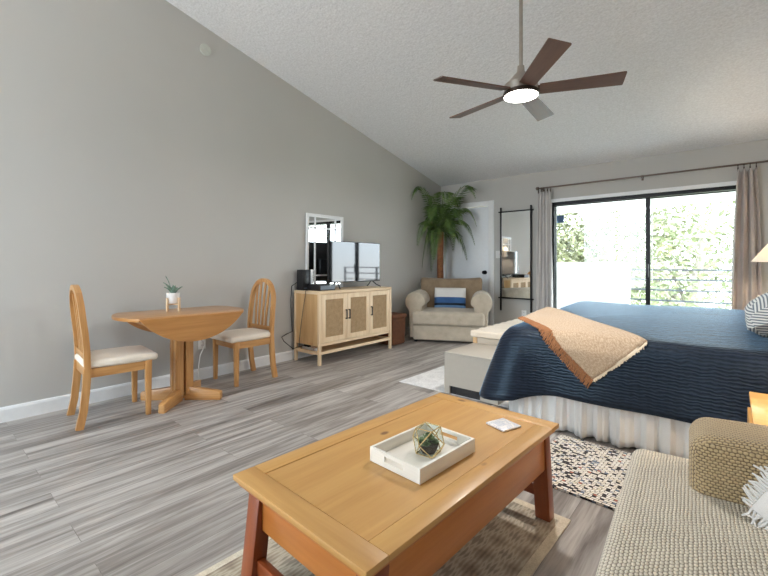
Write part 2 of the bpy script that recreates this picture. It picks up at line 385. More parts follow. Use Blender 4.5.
        if smooth:
            me.polygons.foreach_set('use_smooth', [True] * len(me.polygons)); me.set_sharp_from_angle(angle=R(38))
        o = bpy.data.objects.new(name, me); COL.objects.link(o); o.location = loc; o.rotation_euler = rot
        if parent: o.parent = parent
        if solid:
            md = o.modifiers.new('thickness', 'SOLIDIFY'); md.thickness = solid; md.offset = 0
        return o

def tag(o, label=None, cat=None, group=None, kind=None):
    if label: o['label'] = label
    if cat: o['category'] = cat
    if group: o['group'] = group
    if kind: o['kind'] = kind
    return o
def thing(name, label, cat, loc=(0, 0, 0), rz=0, group=None):
    o = bpy.data.objects.new(name, None); COL.objects.link(o); o.empty_display_size = .1
    o.location = loc; o.rotation_euler = (0, 0, rz); return tag(o, label, cat, group)
def copy_tree(root, loc, rz, label, group=None):
    r = root.copy(); COL.objects.link(r); r.location = loc; r.rotation_euler = (0, 0, rz); r['label'] = label
    if group: r['group'] = group
    for ch in list(root.children):
        c = ch.copy(); COL.objects.link(c); c.parent = r
        for g in ch.children:
            d = g.copy(); COL.objects.link(d); d.parent = c
    return r
def struct(o): o['kind'] = 'structure'; return o
def arc(cx, cy, r, a0, a1, n): return [(cx + r * math.cos(R(a0 + (a1 - a0) * i / n)), cy + r * math.sin(R(a0 + (a1 - a0) * i / n))) for i in range(n + 1)]
def frange(a, b, n): return [a + (b - a) * i / n for i in range(n + 1)]

# ---------------------------------------------------------------- room
WX, BYw, RX, RY = -3.86, 6.05, .86, -2.2       # wall_left, wall_back, wall_right, wall_rear
def cz(y): return 2.45 + .223 * (6.05 - y)
T = .12
struct(MB().box(WX - T, RX + T, RY - T, BYw + T, -.1, 0).build('floor', 'floor', smooth=False))
b = MB(); b.prism([(RY - T, cz(RY - T)), (BYw + T, cz(BYw + T)), (BYw + T, cz(BYw + T) + .1), (RY - T, cz(RY - T) + .1)], WX - T, RX + T, 'yz')
struct(b.build('ceiling', 'ceiling', smooth=False))
for nm, xa, xb in (('wall_left', WX - T, WX), ('wall_right', RX, RX + T)):
    b = MB(); b.prism([(RY - T, 0), (BYw + T, 0), (BYw + T, cz(BYw + T)), (RY - T, cz(RY - T))], xa, xb, 'yz'); struct(b.build(nm, 'wall', smooth=False))
# back wall: opening for the sliding door and for the hinged door
DX0, DX1, DZ = -3.76, -2.955, 2.03
SX0, SX1, SZ = -1.975, .17, 1.985
b = MB(); zt = 2.455
b.box(WX, DX0, BYw, BYw + T, 0, zt).box(DX0, DX1, BYw, BYw + T, DZ, zt).box(DX1, SX0, BYw, BYw + T, 0, zt).box(SX0, SX1, BYw, BYw + T, SZ, zt).box(SX1, RX, BYw, BYw + T, 0, zt)
struct(b.build('wall_back', 'wall', smooth=False))
# rear wall behind the camera, with an unseen wide window added for daylight fill
b = MB(); zt = cz(RY) + .01; QX0, QX1, QZ0, QZ1 = -3.75, -1.75, .1, 3.3
b.box(WX, QX0, RY - T, RY, 0, zt).box(QX1, RX, RY - T, RY, 0, zt).box(QX0, QX1, RY - T, RY, 0, QZ0).box(QX0, QX1, RY - T, RY, QZ1, zt)
struct(b.build('wall_rear', 'wall', smooth=False))
w = bpy.data.objects.new('added_window_1', None); COL.objects.link(w); struct(w); w.location = (QX0, RY - .06, QZ0)
W_, H_ = QX1 - QX0, QZ1 - QZ0
b = MB()
for a in (0, W_ / 2 - .03, W_ - .05): b.box(a, a + .05, -.03, .03, 0, H_)
b.box(0, W_, -.03, .03, 0, .05).box(0, W_, -.03, .03, H_ - .05, H_); b.build('window_frame', 'trim', w, smooth=False)
MB().box(.05, W_ - .05, -.004, .004, .05, H_ - .05).build('pane', 'glass', w, smooth=False)

# baseboards
def bb(name, poly_dir, a0, a1, wall):
    b = MB(); prof = [(0, 0), (.016, 0), (.016, .085), (.010, .100), (0, .105)]
    if poly_dir == 'y':
        b.prism([(wall + p, q) for p, q in prof], a0, a1, 'xz')
    else:
        b.prism([(wall - p, q) for p, q in prof], a0, a1, 'yz')
    return struct(b.build(name, 'trim', smooth=False))
bb('baseboard_left', 'y', RY, BYw, WX)
bb('baseboard_back', 'x', -2.865, SX0 - .055, BYw)
# hinged door
d = bpy.data.objects.new('door_1', None); COL.objects.link(d); struct(d); d.location = (DX0, BYw, 0)
DW = DX1 - DX0
MB().box(.004, DW - .004, .012, .05, .006, DZ - .006, .002).build('door_leaf', 'door', d)
b = MB(); b.box(-.075, 0, -.02, .0, 0, DZ + .08, .004).box(DW, DW + .09, -.02, .0, 0, DZ + .08, .004).box(0, DW, -.02, .0, DZ, DZ + .08, .004); b.build('door_casing', 'trim', d)
b = MB(); b.cyl((DW - .07, .012, .965), (DW - .07, -.004, .965), .032).cyl((DW - .07, -.004, .965), (DW - .07, -.03, .965), .012)
b.bm.verts.ensure_lookup_table(); b.build('rosette', 'blackmetal', d)
b = MB(); t = bmesh.new(); bmesh.ops.create_uvsphere(t, u_segments=18, v_segments=12, radius=.03); bmesh.ops.scale(t, vec=(1, .75, 1), verts=t.verts); bmesh.ops.translate(t, vec=(DW - .07, -.045, .965), verts=t.verts); b._merge(t)
b.build('door_knob', 'blackmetal', d)

# sliding glass door
g = bpy.data.objects.new('door_2', None); COL.objects.link(g); struct(g); g.location = (SX0, BYw + .02, 0)
GW, GH = SX1 - SX0, SZ
b = MB(); b.box(0, .03, -.02, .10, 0, GH).box(GW - .045, GW, -.02, .10, 0, GH).box(0, GW, -.02, .10, GH - .045, GH).box(0, GW, -.02, .10, 0, .05)
b.build('door_frame', 'blackmetal', g, smooth=False)
b = MB(); b.box(-.045, 0, -.045, -.02, 0, GH + .045).box(GW, GW + .045, -.045, -.02, 0, GH + .045).box(0, GW, -.045, -.02, GH, GH + .045); b.build('door_casing', 'trim', g, smooth=False)
xm = 1.165
for i, (x0, x1, yy) in enumerate(((.03, xm + .025, .02), (xm - .03, GW - .045, .06))):
    b = MB(); st_ = .046 if i == 0 else .04
    b.box(x0, x0 + (.006 if i == 0 else st_), yy, yy + .03, .05, GH - .045).box(x1 - (st_ if i == 0 else .03), x1, yy, yy + .03, .05, GH - .045)
    b.box(x0, x1, yy, yy + .03, .05, .11).box(x0, x1, yy, yy + .03, GH - .055, GH - .045)
    sh = b.build('sash', 'blackmetal', g, smooth=False)
    MB().box(x0 + .006, x1 - .03, yy + .012, yy + .018, .11, GH - .055).build('pane', 'glass', sh, smooth=False)
    if i == 0:
        MB().box(x1 - .045, x1 - .012, yy - .035, yy, .93, 1.10, .006).build('door_handle', 'black', sh)
MB().box(.05, .15, .028, .0319, 1.69, 1.80).build('sticker', 'sticker', g, smooth=False)

# balcony and outdoors
struct(MB().box(-4.2, 2.2, BYw + T, 7.65, -.14, -.03).build('balcony_floor', 'concrete', smooth=False))
b = MB(); b.prism([(BYw + T, 2.40), (7.75, 2.10), (7.75, 2.24), (BYw + T, 2.54)], -4.2, 2.2, 'yz'); b.box(-4.2, 2.2, 7.6, 7.75, 2.02, 2.2)
struct(b.build('balcony_ceiling', 'stucco', smooth=False))
b = MB(); b.box(-2.3, -1.25, 7.5, 7.62, -.03, 1.13).box(-2.42, -2.3, BYw + T, 7.62, -.03, 1.13); struct(b.build('balcony_wall', 'stucco', smooth=False))
rl = thing('balcony_railing', 'grey metal balcony railing with horizontal bars beside white parapet', 'railing', (-1.25, 7.55, -.03))
for k, z in enumerate((1.04, .89, .73, .57, .41, .25, .1)):
    MB().box(0, 2.6, -.012 if k else -.02, .012 if k else .02, z - .012, z + .012).build('rail', 'rail', rl, smooth=False)
for x in (1.28, 2.55): MB().box(x, x + .04, -.02, .02, 0, 1.03).build('post', 'rail', rl, smooth=False)
struct(MB().box(-40, 30, 8.2, 60, -3.0, -2.9).build('ground', 'lawn', smooth=False))
def tree(name, loc, h, crown, nleaf, leaf, mat, label, seed, lean=0):
    rnd = random.Random(seed)
    t = thing(name, label, 'tree', loc)
    b = MB(); pts = [(lean * (k / 6) ** 2 + rnd.uniform(-.06, .06), rnd.uniform(-.06, .06), h * k / 6) for k in range(7)]; b.tube(pts, [.17 - .016 * k for k in range(7)], 10)
    cl = []
    for k in range(13):
        a = rnd.uniform(0, 6.28); s_ = pts[rnd.randint(3, 6)]; rr = rnd.uniform(.5, 1) * crown[0]
        e = (s_[0] + math.cos(a) * rr, s_[1] + math.sin(a) * rr * .8, s_[2] + rnd.uniform(-.2, 1) * crown[1])
        m_ = tuple((s_[i] + e[i]) / 2 + rnd.uniform(-.15, .15) for i in range(3)); b.tube([s_, m_, e], [.05, .035, .012], 6)
        for _ in range(4): cl.append((e[0] + rnd.gauss(0, .45), e[1] + rnd.gauss(0, .45), e[2] + rnd.gauss(0, .45)))
        cl.append(m_)
    b.build('trunk', 'bark', t)
    b = MB()
    for _ in range(nleaf):
        c = rnd.choice(cl); p = Vector((c[0] + rnd.gauss(0, .38), c[1] + rnd.gauss(0, .38), c[2] + rnd.gauss(0, .34)))
        q = Euler((rnd.uniform(-1, 1), rnd.uniform(-1, 1), rnd.uniform(0, 6.28))).to_matrix(); L = leaf * rnd.uniform(.7, 1.4)
        b.quad(p - q @ Vector((L, 0, 0)), p + q @ Vector((0, -L * .45, .1 * L)), p + q @ Vector((L, 0, 0)), p + q @ Vector((0, L * .45, .1 * L)))
    b.build('crown', mat, t, smooth=False)
    return t
tree('leafy_tree', (-.9, 11.3, -2.9), 4.6, (1.9, 1.5), 5200, .075, 'treeleaf', 'pale trunked leafy tree standing beyond the balcony railing', 3, .4)
tree('leafy_tree', (-3.2, 14.8, -2.9), 4.4, (2.9, 1.7), 11000, .085, 'treeleaf2', 'pale green tree rising above the white parapet', 5)
tree('leafy_tree', (2.0, 16.2, -2.9), 4.8, (2.1, 1.6), 5200, .08, 'treeleaf', 'green tree half covered by the taupe curtain', 9)

# ---------------------------------------------------------------- curtains and rod
rodt = thing('curtain_rod', 'thin dark bronze curtain rod above the sliding glass door', 'curtain rod', (0, BYw, 2.195))
RO = -.095
MB().cyl((-2.12, RO, 0), (.70, RO, 0), .011, seg=12).build('rod', 'rod', rodt)
for x in (-2.15, .73):
    b = MB(); t = bmesh.new(); bmesh.ops.create_uvsphere(t, u_segments=14, v_segments=10, radius=.026); bmesh.ops.translate(t, vec=(x, RO, 0), verts=t.verts); b._merge(t); b.build('finial', 'rod', rodt)
for x in (-2.10, -.86, .66):
    b = MB(); b.box(x - .012, x + .012, -.006, 0, -.04, .03).cyl((x, 0, -.01), (x, RO, -.014), .007, seg=8); b.build('bracket', 'rod', rodt)
def curtain(name, x0, x1, folds, mat, label, amp=.035, seed=1, pinch=.5, kx=0.0):
    rnd = random.Random(seed); t = thing(name, label, 'curtain', ((x0 + x1) / 2, BYw + RO, 0), 0, 'window curtains'); wd = x1 - x0
    ph = rnd.uniform(0, 6)
    def fn(u, v):
        tt = (v - .02) / 2.12                       # 0 hem .. 1 top
        sp = 1 - (1 - pinch) * tt ** 3
        a = amp * (1 - .35 * tt)
        x = (u - .5) * wd * sp + kx * (1 - tt)
        sag = .03 * (0.5 - .5 * math.cos(2 * math.pi * folds * u)) * (1 if tt > .985 else 0)
        y = a * math.sin(2 * math.pi * folds * u + ph + .5 * math.sin(3 * v)) + .3 * a * math.sin(2 * math.pi * folds * 2.3 * u + v)
        return (x, y, v - sag)
    b = MB(); b.grid(fn, frange(0, 1, folds * 16), frange(.02, 2.14, 24), uvfn=lambda u, v: (v, u * wd * 1.6)); b.build('drape', mat, t, keepuv=True, solid=.004)
    for k in range(folds + 1):
        x = (k / folds - .5) * wd * pinch
        b = MB(); b.tube([(x, .02 * math.cos(a), 2.183 + .02 * math.sin(a)) for a in frange(0, 2 * math.pi, 16)[:-1]], .0035, 6, closed=True); b.box(x - .006, x + .006, -.006, .006, 2.12, 2.165); b.build('curtain_ring', 'bronze', t)
    return t
curtain('curtain', -2.17, -1.93, 4, 'curtain', 'pale grey curtain hanging between wall mirror and glass door', .034, 2, .72, .0)
curtain('curtain', .0, .25, 3, 'curtain2', 'taupe curtain gathered between glass door and bedside lamp', .045, 5, .6, -.01)

# ---------------------------------------------------------------- wall plates, mirrors
o = MB().cyl((0, 0, 0), (.012, 0, 0), .055, seg=28).build('wall_cover_plate', plain('cover_plate_paint', (.56, .585, .54), .5), loc=(WX + .001, 1.87, 3.16)); tag(o, 'round blank cover plate high on the bare grey wall', 'cover plate')
def outlet(loc, rz, label, n):
    t = thing('wall_outlet', label, 'outlet', loc, rz, 'white wall outlets')
    MB().box(-.036, .036, -.006, 0, -.058, .058, .002).build('plate', 'whiteplastic', t)
    for z in (-.022, .022):
        b = MB(); b.box(-.014, .014, -.0075, -.0055, z - .013, z + .013); s_ = b.build('socket', 'ceramic', t)
        b = MB(); b.box(-.007, -.0045, -.0082, -.007, z - .004, z + .006).box(.0045, .007, -.0082, -.007, z - .004, z + .006); b.build('slots', 'black', s_, smooth=False)
    return t
outlet((WX + .001, 1.84, .345), R(90), 'white outlet with a plugged cord behind the round drop-leaf table', 1)
outlet((-2.385, BYw - .001, .345), 0, 'white outlet low on the wall under the tall black mirror', 1)
b = MB(); b.tube([(WX + .008, 1.84, .37), (WX + .05, 1.845, .372), (WX + .075, 1.835, .34), (WX + .05, 1.80, .24), (WX + .04, 1.79, .14), (WX + .05, 1.79, .012), (WX + .12, 1.76, .006)], .005, 8)
tag(b.build('charging_cable', 'whiteplastic'), 'white power cord hanging from the outlet behind the dining table', 'cord')
sw = thing('light_switch', 'white light switch plate between the door and tall mirror', 'light switch', (-2.80, BYw - .001, 1.25))
MB().box(-.036, .036, -.006, 0, -.058, .058, .002).build('plate', 'whiteplastic', sw); MB().box(-.011, .011, -.010, -.005, -.022, .022, .002).build('rocker', 'ceramic', sw)

# tall mirror, bars run past the corners
tm = thing('wall_mirror', 'tall rectangular mirror with crossed thin black metal bars on wall', 'mirror', (-2.50, BYw - .04, 0))
MB().box(-.232, .232, .0, .012, .585, 1.90).build('mirror_glass', 'mirror', tm, smooth=False)
MB().box(-.24, .24, .012, .03, .58, 1.91).build('backing', 'black', tm, smooth=False)
for x in (-.236, .236): MB().box(x - .011, x + .011, -.012, .012, .38, 1.975, .003).build('upright_bar', 'blackmetal', tm)
for z in (.577, 1.905): MB().box(-.275, .275, -.010, .012, z - .010, z + .010, .003).build('cross_bar', 'blackmetal', tm)

# window-pane mirror leaning behind the television
wm = thing('windowpane_mirror', 'white framed mirror with prairie muntins leaning behind the television', 'mirror', (WX + .020, 3.375, .802)); wm.rotation_euler = (0, R(.5), 0)
MW, MH = .60, .905
b = MB(); b.box(-.012, .012, -MW / 2, -MW / 2 + .036, 0, MH, .004).box(-.012, .012, MW / 2 - .036, MW / 2, 0, MH, .004).box(-.0119, .0119, -MW / 2 + .035, MW / 2 - .035, 0, .04, .004).box(-.0119, .0119, -MW / 2 + .035, MW / 2 - .035, MH - .04, MH, .004); b.build('mirror_frame', 'trim', wm)
MB().box(-.006, 0, -MW / 2 + .04, MW / 2 - .04, .04, MH - .04).build('mirror_glass', 'mirror', wm, smooth=False)
for y in (-.165, .165): MB().box(0, .009, y - .008, y + .008, .04, MH - .04).build('muntin', 'trim', wm, smooth=False)
for z in (.16, MH - .17): MB().box(0, .0085, -MW / 2 + .036, MW / 2 - .036, z - .008, z + .008).build('muntin', 'trim', wm, smooth=False)

# ---------------------------------------------------------------- ceiling fan
FX, FY, FZ = -1.104, 2.745, 2.31
fan = thing('ceiling_fan', 'five-bladed dark walnut ceiling fan with round white light on long rod', 'ceiling fan', (FX, FY, FZ))
ct = cz(FY) - FZ
MB().lathe([(0, ct + .01), (.07, ct + .012), (.072, ct - .02), (.05, ct - .07), (.02, ct - .085), (0, ct - .085)]).build('canopy', 'nickel', fan)
MB().cyl((0, 0, .10), (0, 0, ct - .05), .0125, seg=14).build('downrod', 'nickel', fan)
MB().lathe([(0, .15), (.022, .15), (.026, .11), (.05, .085), (.085, .045), (.112, .02), (.112, -.028), (0, -.028)]).build('motor_housing', 'nickel', fan)
MB().lathe([(0, -.028), (.114, -.028), (.120, -.034), (.120, -.052), (.114, -.057), (0, -.057)]).build('light_ring', 'bronze', fan)
ln = MB().lathe([(0, -.070), (.07, -.068), (.100, -.062), (.114, -.056), (0, -.056)][::-1]).build('light_lens', 'lens', fan); ln['label'] = 'glowing white round lens'
for k in range(5):
    a = R(22.5 + 72 * k)
    pitch = R(-13)
    b = MB(); rot = Matrix.Rotation(a, 4, 'Z') @ Matrix.Translation((0, 0, -.022)) @ Matrix.Rotation(pitch, 4, 'X')
    poly = [(.12, -.052), (.625, -.068), (.63, -.062), (.63, .056), (.625, .062), (.12, .052)]
    b.prism(poly, -.004, .004, 'xy'); bl = b.build('blade', 'blade', fan)
    bl.matrix_local = rot
    b = MB(); b.box(.09, .17, -.03, .03, .004, .010, .002); br_ = b.build('blade_bracket', 'bronze', bl)
lp = bpy.data.lights.new('fan_bulb', 'AREA'); lp.shape = 'DISK'; lp.size = .18; lp.energy = 16; lp.color = (1, .96, .92)
lo = bpy.data.objects.new('fan_bulb', lp); COL.objects.link(lo); lo.location = (0, 0, -.075); lo.parent = fan

# ---------------------------------------------------------------- dining table and chairs
TCX, TCY, TZ, TR, THW = -3.40, 1.455, .715, .475, .275
dt = thing('dining_table', 'round honey oak drop-leaf dining table with its leaves hanging down', 'table', (TCX, TCY, 0), R(-3))
aw = math.degrees(math.acos(THW / TR))
poly = arc(0, 0, TR, aw, 180 - aw, 20) + arc(0, 0, TR, 180 + aw, 360 - aw, 20)
MB().prism(poly, TZ - .024, TZ, 'xy', .004).build('table_top', 'oaktop', dt)
for sgn in (1, -1):
    pl = [(math.sin(q) * TR, TZ - .004 - (math.cos(q) * TR - THW)) for q in [R(x) for x in frange(-aw, aw, 28)]]
    b = MB(); b.prism(pl, sgn * (THW + .004) - .011, sgn * (THW + .004) + .011, 'yz', .003); lf = b.build('drop_leaf', 'oaktop', dt)
    for y in (-.2, .2): MB().box(sgn * (THW - .02) - .03, sgn * (THW - .02) + .022, y - .02, y + .02, TZ - .030, TZ - .026).build('hinge', 'brass', lf, smooth=False)
MB().box(-.17, .17, -.30, .30, TZ - .075, TZ - .024, .004).build('under_frame', 'oak', dt)
for x, y in ((.038, .038), (-.038, .038), (.038, -.038), (-.038, -.038)):
    MB().box(x - .030, x + .030, y - .030, y + .030, .05, TZ - .07, .006).build('column_post', 'oak', dt)
MB().box(-.03, .03, -.03, .03, .06, TZ - .08).build('column_core', 'oak', dt)
for a in (45, 135, 225, 315):
    b = MB(); m = Matrix.Rotation(R(a), 4, 'Z')
    b.prism([(.03, 0), (.315, 0), (.32, .012), (.32, .06), (.31, .07), (.06, .11), (.03, .11)], -.024, .024, 'xz', .006, mat=m); b.build('foot', 'oak', dt)

def make_chair():
    t = thing('dining_chair', 'honey oak arched-back dining chair near the bare wall, facing the round table', 'chair', (0, 0, 0), 0, 'oak dining chairs at the round table')
    for x in (-.19, .19):
        MB().hexa([(x - .016, .185, 0), (x + .016, .185, 0), (x + .016, .217, 0), (x - .016, .217, 0)], [(x - .02, .178, .40), (x + .02, .178, .40), (x + .02, .222, .40), (x - .02, .222, .40)], .004).build('leg', 'oak', t)
        b = MB(); pts = [(x, -.208, 0), (x, -.185, .12), (x, -.172, .26), (x, -.165, .40)]
        b.tube(pts, 1, flat=(.022, .016), up=(0, 1, 0)); b.build('leg', 'oak', t)
    b = MB(); b.box(-.172, .172, .185, .208, .335, .395).box(-.172, .172, -.175, -.155, .335, .395).box(-.20, -.178, -.16, .19, .335, .395).box(.178, .20, -.16, .19, .335, .395); b.build('seat_rail', 'oak', t, smooth=False)
    def puff(p): 
        q = max(0, 1 - (p.x / .215) ** 2) * max(0, 1 - ((p.y - .035) / .225) ** 2); p.z += (.022 * q if p.z > .42 else 0)
        if p.y < 0: p.x *= 1 - .10 * (-p.y / .19)
        return p
    MB().rbox(-.215, .215, -.185, .262, .395, .447, .022, puff, 4, 8).build('seat_cushion', 'dseat', t)
    # bent arch
    pts = [(-.19, -.165, .40), (-.193, -.168, .52), (-.192, -.178, .64), (-.186, -.190, .74)]
    pts += [(-.186 * math.cos(q), -.190 - .018 * math.sin(q), .74 + .20 * math.sin(q)) for q in frange(0, math.pi, 18)[1:-1]]
    pts += [(-p[0], p[1], p[2]) for p in pts[:4][::-1]]
    b = MB(); b.tube(pts, 1, flat=(.018, .017), up=(0, 1, 0)); b.build('back_arch', 'oak', t)
    b = MB(); b.box(-.178, .178, -.180, -.162, .455, .495, .003); b.build('lower_back_rail', 'oak', t)
    for k, x in enumerate((-.085, -.03, .03, .085)):
        top = .74 + .205 * math.sqrt(max(0, 1 - (x * 1.25 / .186) ** 2)) - .012
        b = MB(); n = 6
        b.tube([(x * (1 + .25 * q), -.168 - .038 * q ** 1.4, .485 + (top - .485) * q) for q in frange(0, 1, n)], 1, flat=(.005, .013), up=(0, 1, 0)); b.build('back_slat', 'oak', t)
    return t
ch = make_chair(); ch.location = (-3.46, .97, 0); ch.rotation_euler = (0, 0, R(-5)); ch['label'] = 'oak arched-back chair seen side on, its cream seat facing the rattan cabinet'
copy_tree(ch, (-3.572, 2.125, 0), R(180), 'oak arched-back chair between the round table and the rattan cabinet')

# little plant on the table
SCL = 1.3
pp = thing('potted_plant', 'small white potted succulent in a wooden stand on the round table', 'plant', (-3.50, 1.43, TZ), R(20))
MB().lathe([(0, .048), (.034, .048), (.038, .055), (.040, .115), (.035, .115), (.034, .105), (0, .105)]).build('pot', 'ceramic', pp)
MB().lathe([(0, .106), (.034, .106)][::-1]).build('soil', 'soil', pp)
for a in (0, 90, 180, 270):
    x, y = .047 * math.cos(R(a)), .047 * math.sin(R(a)); MB().box(x - .005, x + .005, y - .005, y + .005, 0, .085, .001).build('stand_leg', 'lightwood', pp)
MB().box(-.047, .047, -.005, .005, .038, .047).box(-.005, .005, -.047, .047, .0385, .0475).build('stand_cross', 'lightwood', pp, smooth=False)
pp.scale = (SCL, SCL, SCL)
rnd = random.Random(4)
for k in range(11):
    a = k * 2.4 + 3.9; tl = .35 if k else .12; cv_ = .35 if k else .10; L = (.150, .05, .07, .10, .06, .05, .075, .05, .06, .05, .06)[k]
    dx, dy = math.cos(a), math.sin(a); b = MB()
    def fn(u, v, a=a, L=L, tl=tl, cv_=cv_, dx=dx, dy=dy):
        wdt = .014 * math.sin(math.pi * min(1, .15 + .85 * u)) ** .8 * (1 - u * .6); r_ = .01 + L * (tl * u + cv_ * u * u)
        return (dx * r_ - dy * wdt * v, dy * r_ + dx * wdt * v, .105 + L * u * (1 - .25 * u) + .004 * abs(v))
    b.grid(fn, frange(0, 1, 7), [-1, 0, 1]); b.build('leaf', 'snake', pp, solid=.003)

# ---------------------------------------------------------------- rattan cabinet with television
CB = thing('media_cabinet', 'pale wood media cabinet with three woven rattan doors under the television', 'cabinet', (0, 0, 0))
cx0, cx1, cy0, cy1, czt = -3.815, -3.375, 2.885, 4.11, .80
for x in (cx0, cx1 - .032):
    for y in (cy0, cy1 - .032): MB().box(x, x + .032, y, y + .032, 0, .768, .003).build('leg', 'lightwood', CB)
MB().box(cx0, cx1, cy0, cy1, .768, czt, .003).build('top_panel', 'lightwood', CB)
for y in (cy0 + .006, cy1 - .026): MB().box(cx0 + .032, cx1 - .032, y, y + .02, .205, .768).build('side_panel', 'cabside', CB, smooth=False)
MB().box(cx0 + .006, cx0 + .018, cy0 + .032, cy1 - .032, .205, .768).build('back_panel', 'cabside', CB, smooth=False)
MB().box(cx0 + .018, cx1 - .012, cy0 + .026, cy1 - .026, .205, .235).build('bottom_panel', 'lightwood', CB, smooth=False)
b = MB(); b.box(cx0 + .006, cx0 + .028, cy0 + .032, cy1 - .032, .115, .145).box(cx1 - .028, cx1 - .006, cy0 + .032, cy1 - .032, .115, .145); b.box(cx0 + .028, cx1 - .028, cy0 + .006, cy0 + .028, .115, .145).box(cx0 + .028, cx1 - .028, cy1 - .028, cy1 - .006, .115, .145); b.build('stretcher', 'lightwood', CB, smooth=False)
MB().box(cx0 + .03, cx0 + .30, cy0 + .03, cy1 - .03, .100, .114).build('lower_shelf', 'lightwood', CB, smooth=False)
ya, yb = cy0 + .036, cy1 - .036; dw = (yb - ya) / 3
for k in range(3):
    y0, y1 = ya + k * dw + .002, ya + (k + 1) * dw - .002; z0, z1 = .24, .764; f_ = .055
    b = MB(); X0, X1 = cx1 - .022, cx1 - .002
    b.box(X0, X1, y0, y0 + f_, z0, z1, .002).box(X0, X1, y1 - f_, y1, z0, z1, .002).box(X0, X1 - .0005, y0 + f_, y1 - f_, z0, z0 + f_).box(X0, X1 - .0005, y0 + f_, y1 - f_, z1 - f_, z1); dr = b.build('door', 'lightwood', CB)
    MB().box(X0 + .004, X0 + .012, y0 + f_ - .003, y1 - f_ + .003, z0 + f_ - .003, z1 - f_ + .003).build('rattan_panel', 'rattan', dr, smooth=False)
    hy = y1 - f_ / 2 + .008 if k == 0 else y0 + f_ / 2 - .004
    b = MB(); zc = .525; b.box(X1 - .001, X1 + .024, hy - .006, hy + .006, zc - .055, zc - .043).box(X1 - .001, X1 + .024, hy - .006, hy + .006, zc + .043, zc + .055).box(X1 + .016, X1 + .026, hy - .006, hy + .006, zc - .055, zc + .055); b.build('handle', 'bronze', dr, smooth=False)

tv = thing('television', 'black flat screen television reflecting the window, on the rattan cabinet', 'television', (-3.60, 3.675, czt), R(-2.3))
MB().box(-.03, .0, -.44, .44, .075, .575, .004).box(-.075, -.028, -.25, .25, .10, .36, .01).build('housing', 'black', tv)
MB().box(0, .0012, -.434, .434, .088, .569).build('screen', 'screen', tv, smooth=False)
for s_ in (-1, 1):
    b = MB(); y = s_ * .30; b.tube([(.10, y + s_ * .05, .0085), (.05, y + .02 * s_, .035), (-.02, y, .09)], .007, 8).tube([(-.15, y + s_ * .05, .0085), (-.09, y + .02 * s_, .035), (-.02, y, .09)], .007, 8); b.build('foot', 'black', tv)
mo = thing('modem', 'black upright modem box at the corner of the cabinet by cables', 'modem', (-3.755, 2.985, czt))
MB().box(-.055, .055, -.065, .065, 0, .235, .005).build('case', 'black', mo)
MB().box(.055, .057, -.05, .05, .02, .03).build('light_strip', 'recface', mo, smooth=False)
rc = thing('remote_control', 'slim white remote standing upright between modem and television', 'remote', (-3.69, 3.045, czt + .0715))
MB().box(-.018, .018, -.012, .012, 0, .165, .005).build('body', 'whiteplastic', rc)
b = MB()
for k in range(6): b.box(.018, .0195, -.007, .007, .03 + k * .02, .038 + k * .02)
b.build('buttons', 'recface', rc, smooth=False)
cbx = thing('cable_box', 'flat black receiver box on the cabinet beside the television', 'receiver', (-3.60, 3.10, czt))
MB().box(-.095, .13, -.125, .105, 0, .07, .004).build('case', 'black', cbx)
MB().box(.13, .132, -.115, .095, .012, .058).build('front_panel', 'recface', cbx, smooth=False)
pw = thing('power_strip', 'white power strip with black plugs on the lower cabinet shelf', 'power strip', (-3.66, 2.99, .114))
MB().box(-.11, .11, -.03, .03, 0, .04, .006).build('body', 'whiteplastic', pw)
for x in (-.07, -.02): MB().box(x - .018, x + .018, -.018, .018, .04, .075, .004).build('plug', 'black', pw)
b = MB(); b.tube([(-3.81, 2.95, .9), (-3.835, 2.87, .85), (-3.84, 2.86, .70), (-3.835, 2.862, .5), (-3.82, 2.865, .33), (-3.83, 2.80, .31), (-3.82, 2.72, .285), (-3.79, 2.73, .24), (-3.75, 2.82, .15), (-3.73, 2.87, .16), (-3.72, 2.95, .17)], .005, 8)
tag(b.build('power_cable', 'black'), 'black cable looping down beside the rattan cabinet', 'cable')
b = MB(); b.tube([(-3.64, 2.95, .8042), (-3.61, 2.90, .8042), (-3.60, 2.880, .8042), (-3.60, 2.874, .74), (-3.63, 2.870, .6), (-3.67, 2.872, .42), (-3.70, 2.873, .25), (-3.70, 2.876, .17)], .003, 6)
tag(b.build('thin_cable', 'black'), 'thin dark wire hanging down the cabinet side panel', 'cable')
# wicker basket
wb = thing('wicker_basket', 'dark brown wicker basket between the rattan cabinet and armchair', 'basket', (-3.64, 4.37, 0), R(0))
b = MB(); b.rbox(-.17, .19, -.15, .15, 0, .36, .02, lambda p: (p.x * (.94 + .06 * p.z / .36), p.y * (.94 + .06 * p.z / .36), p.z)); b.build('body', 'wicker', wb)
b = MB(); b.rbox(-.18, .20, -.16, .16, .36, .415, .018); b.build('lid', 'wicker', wb)

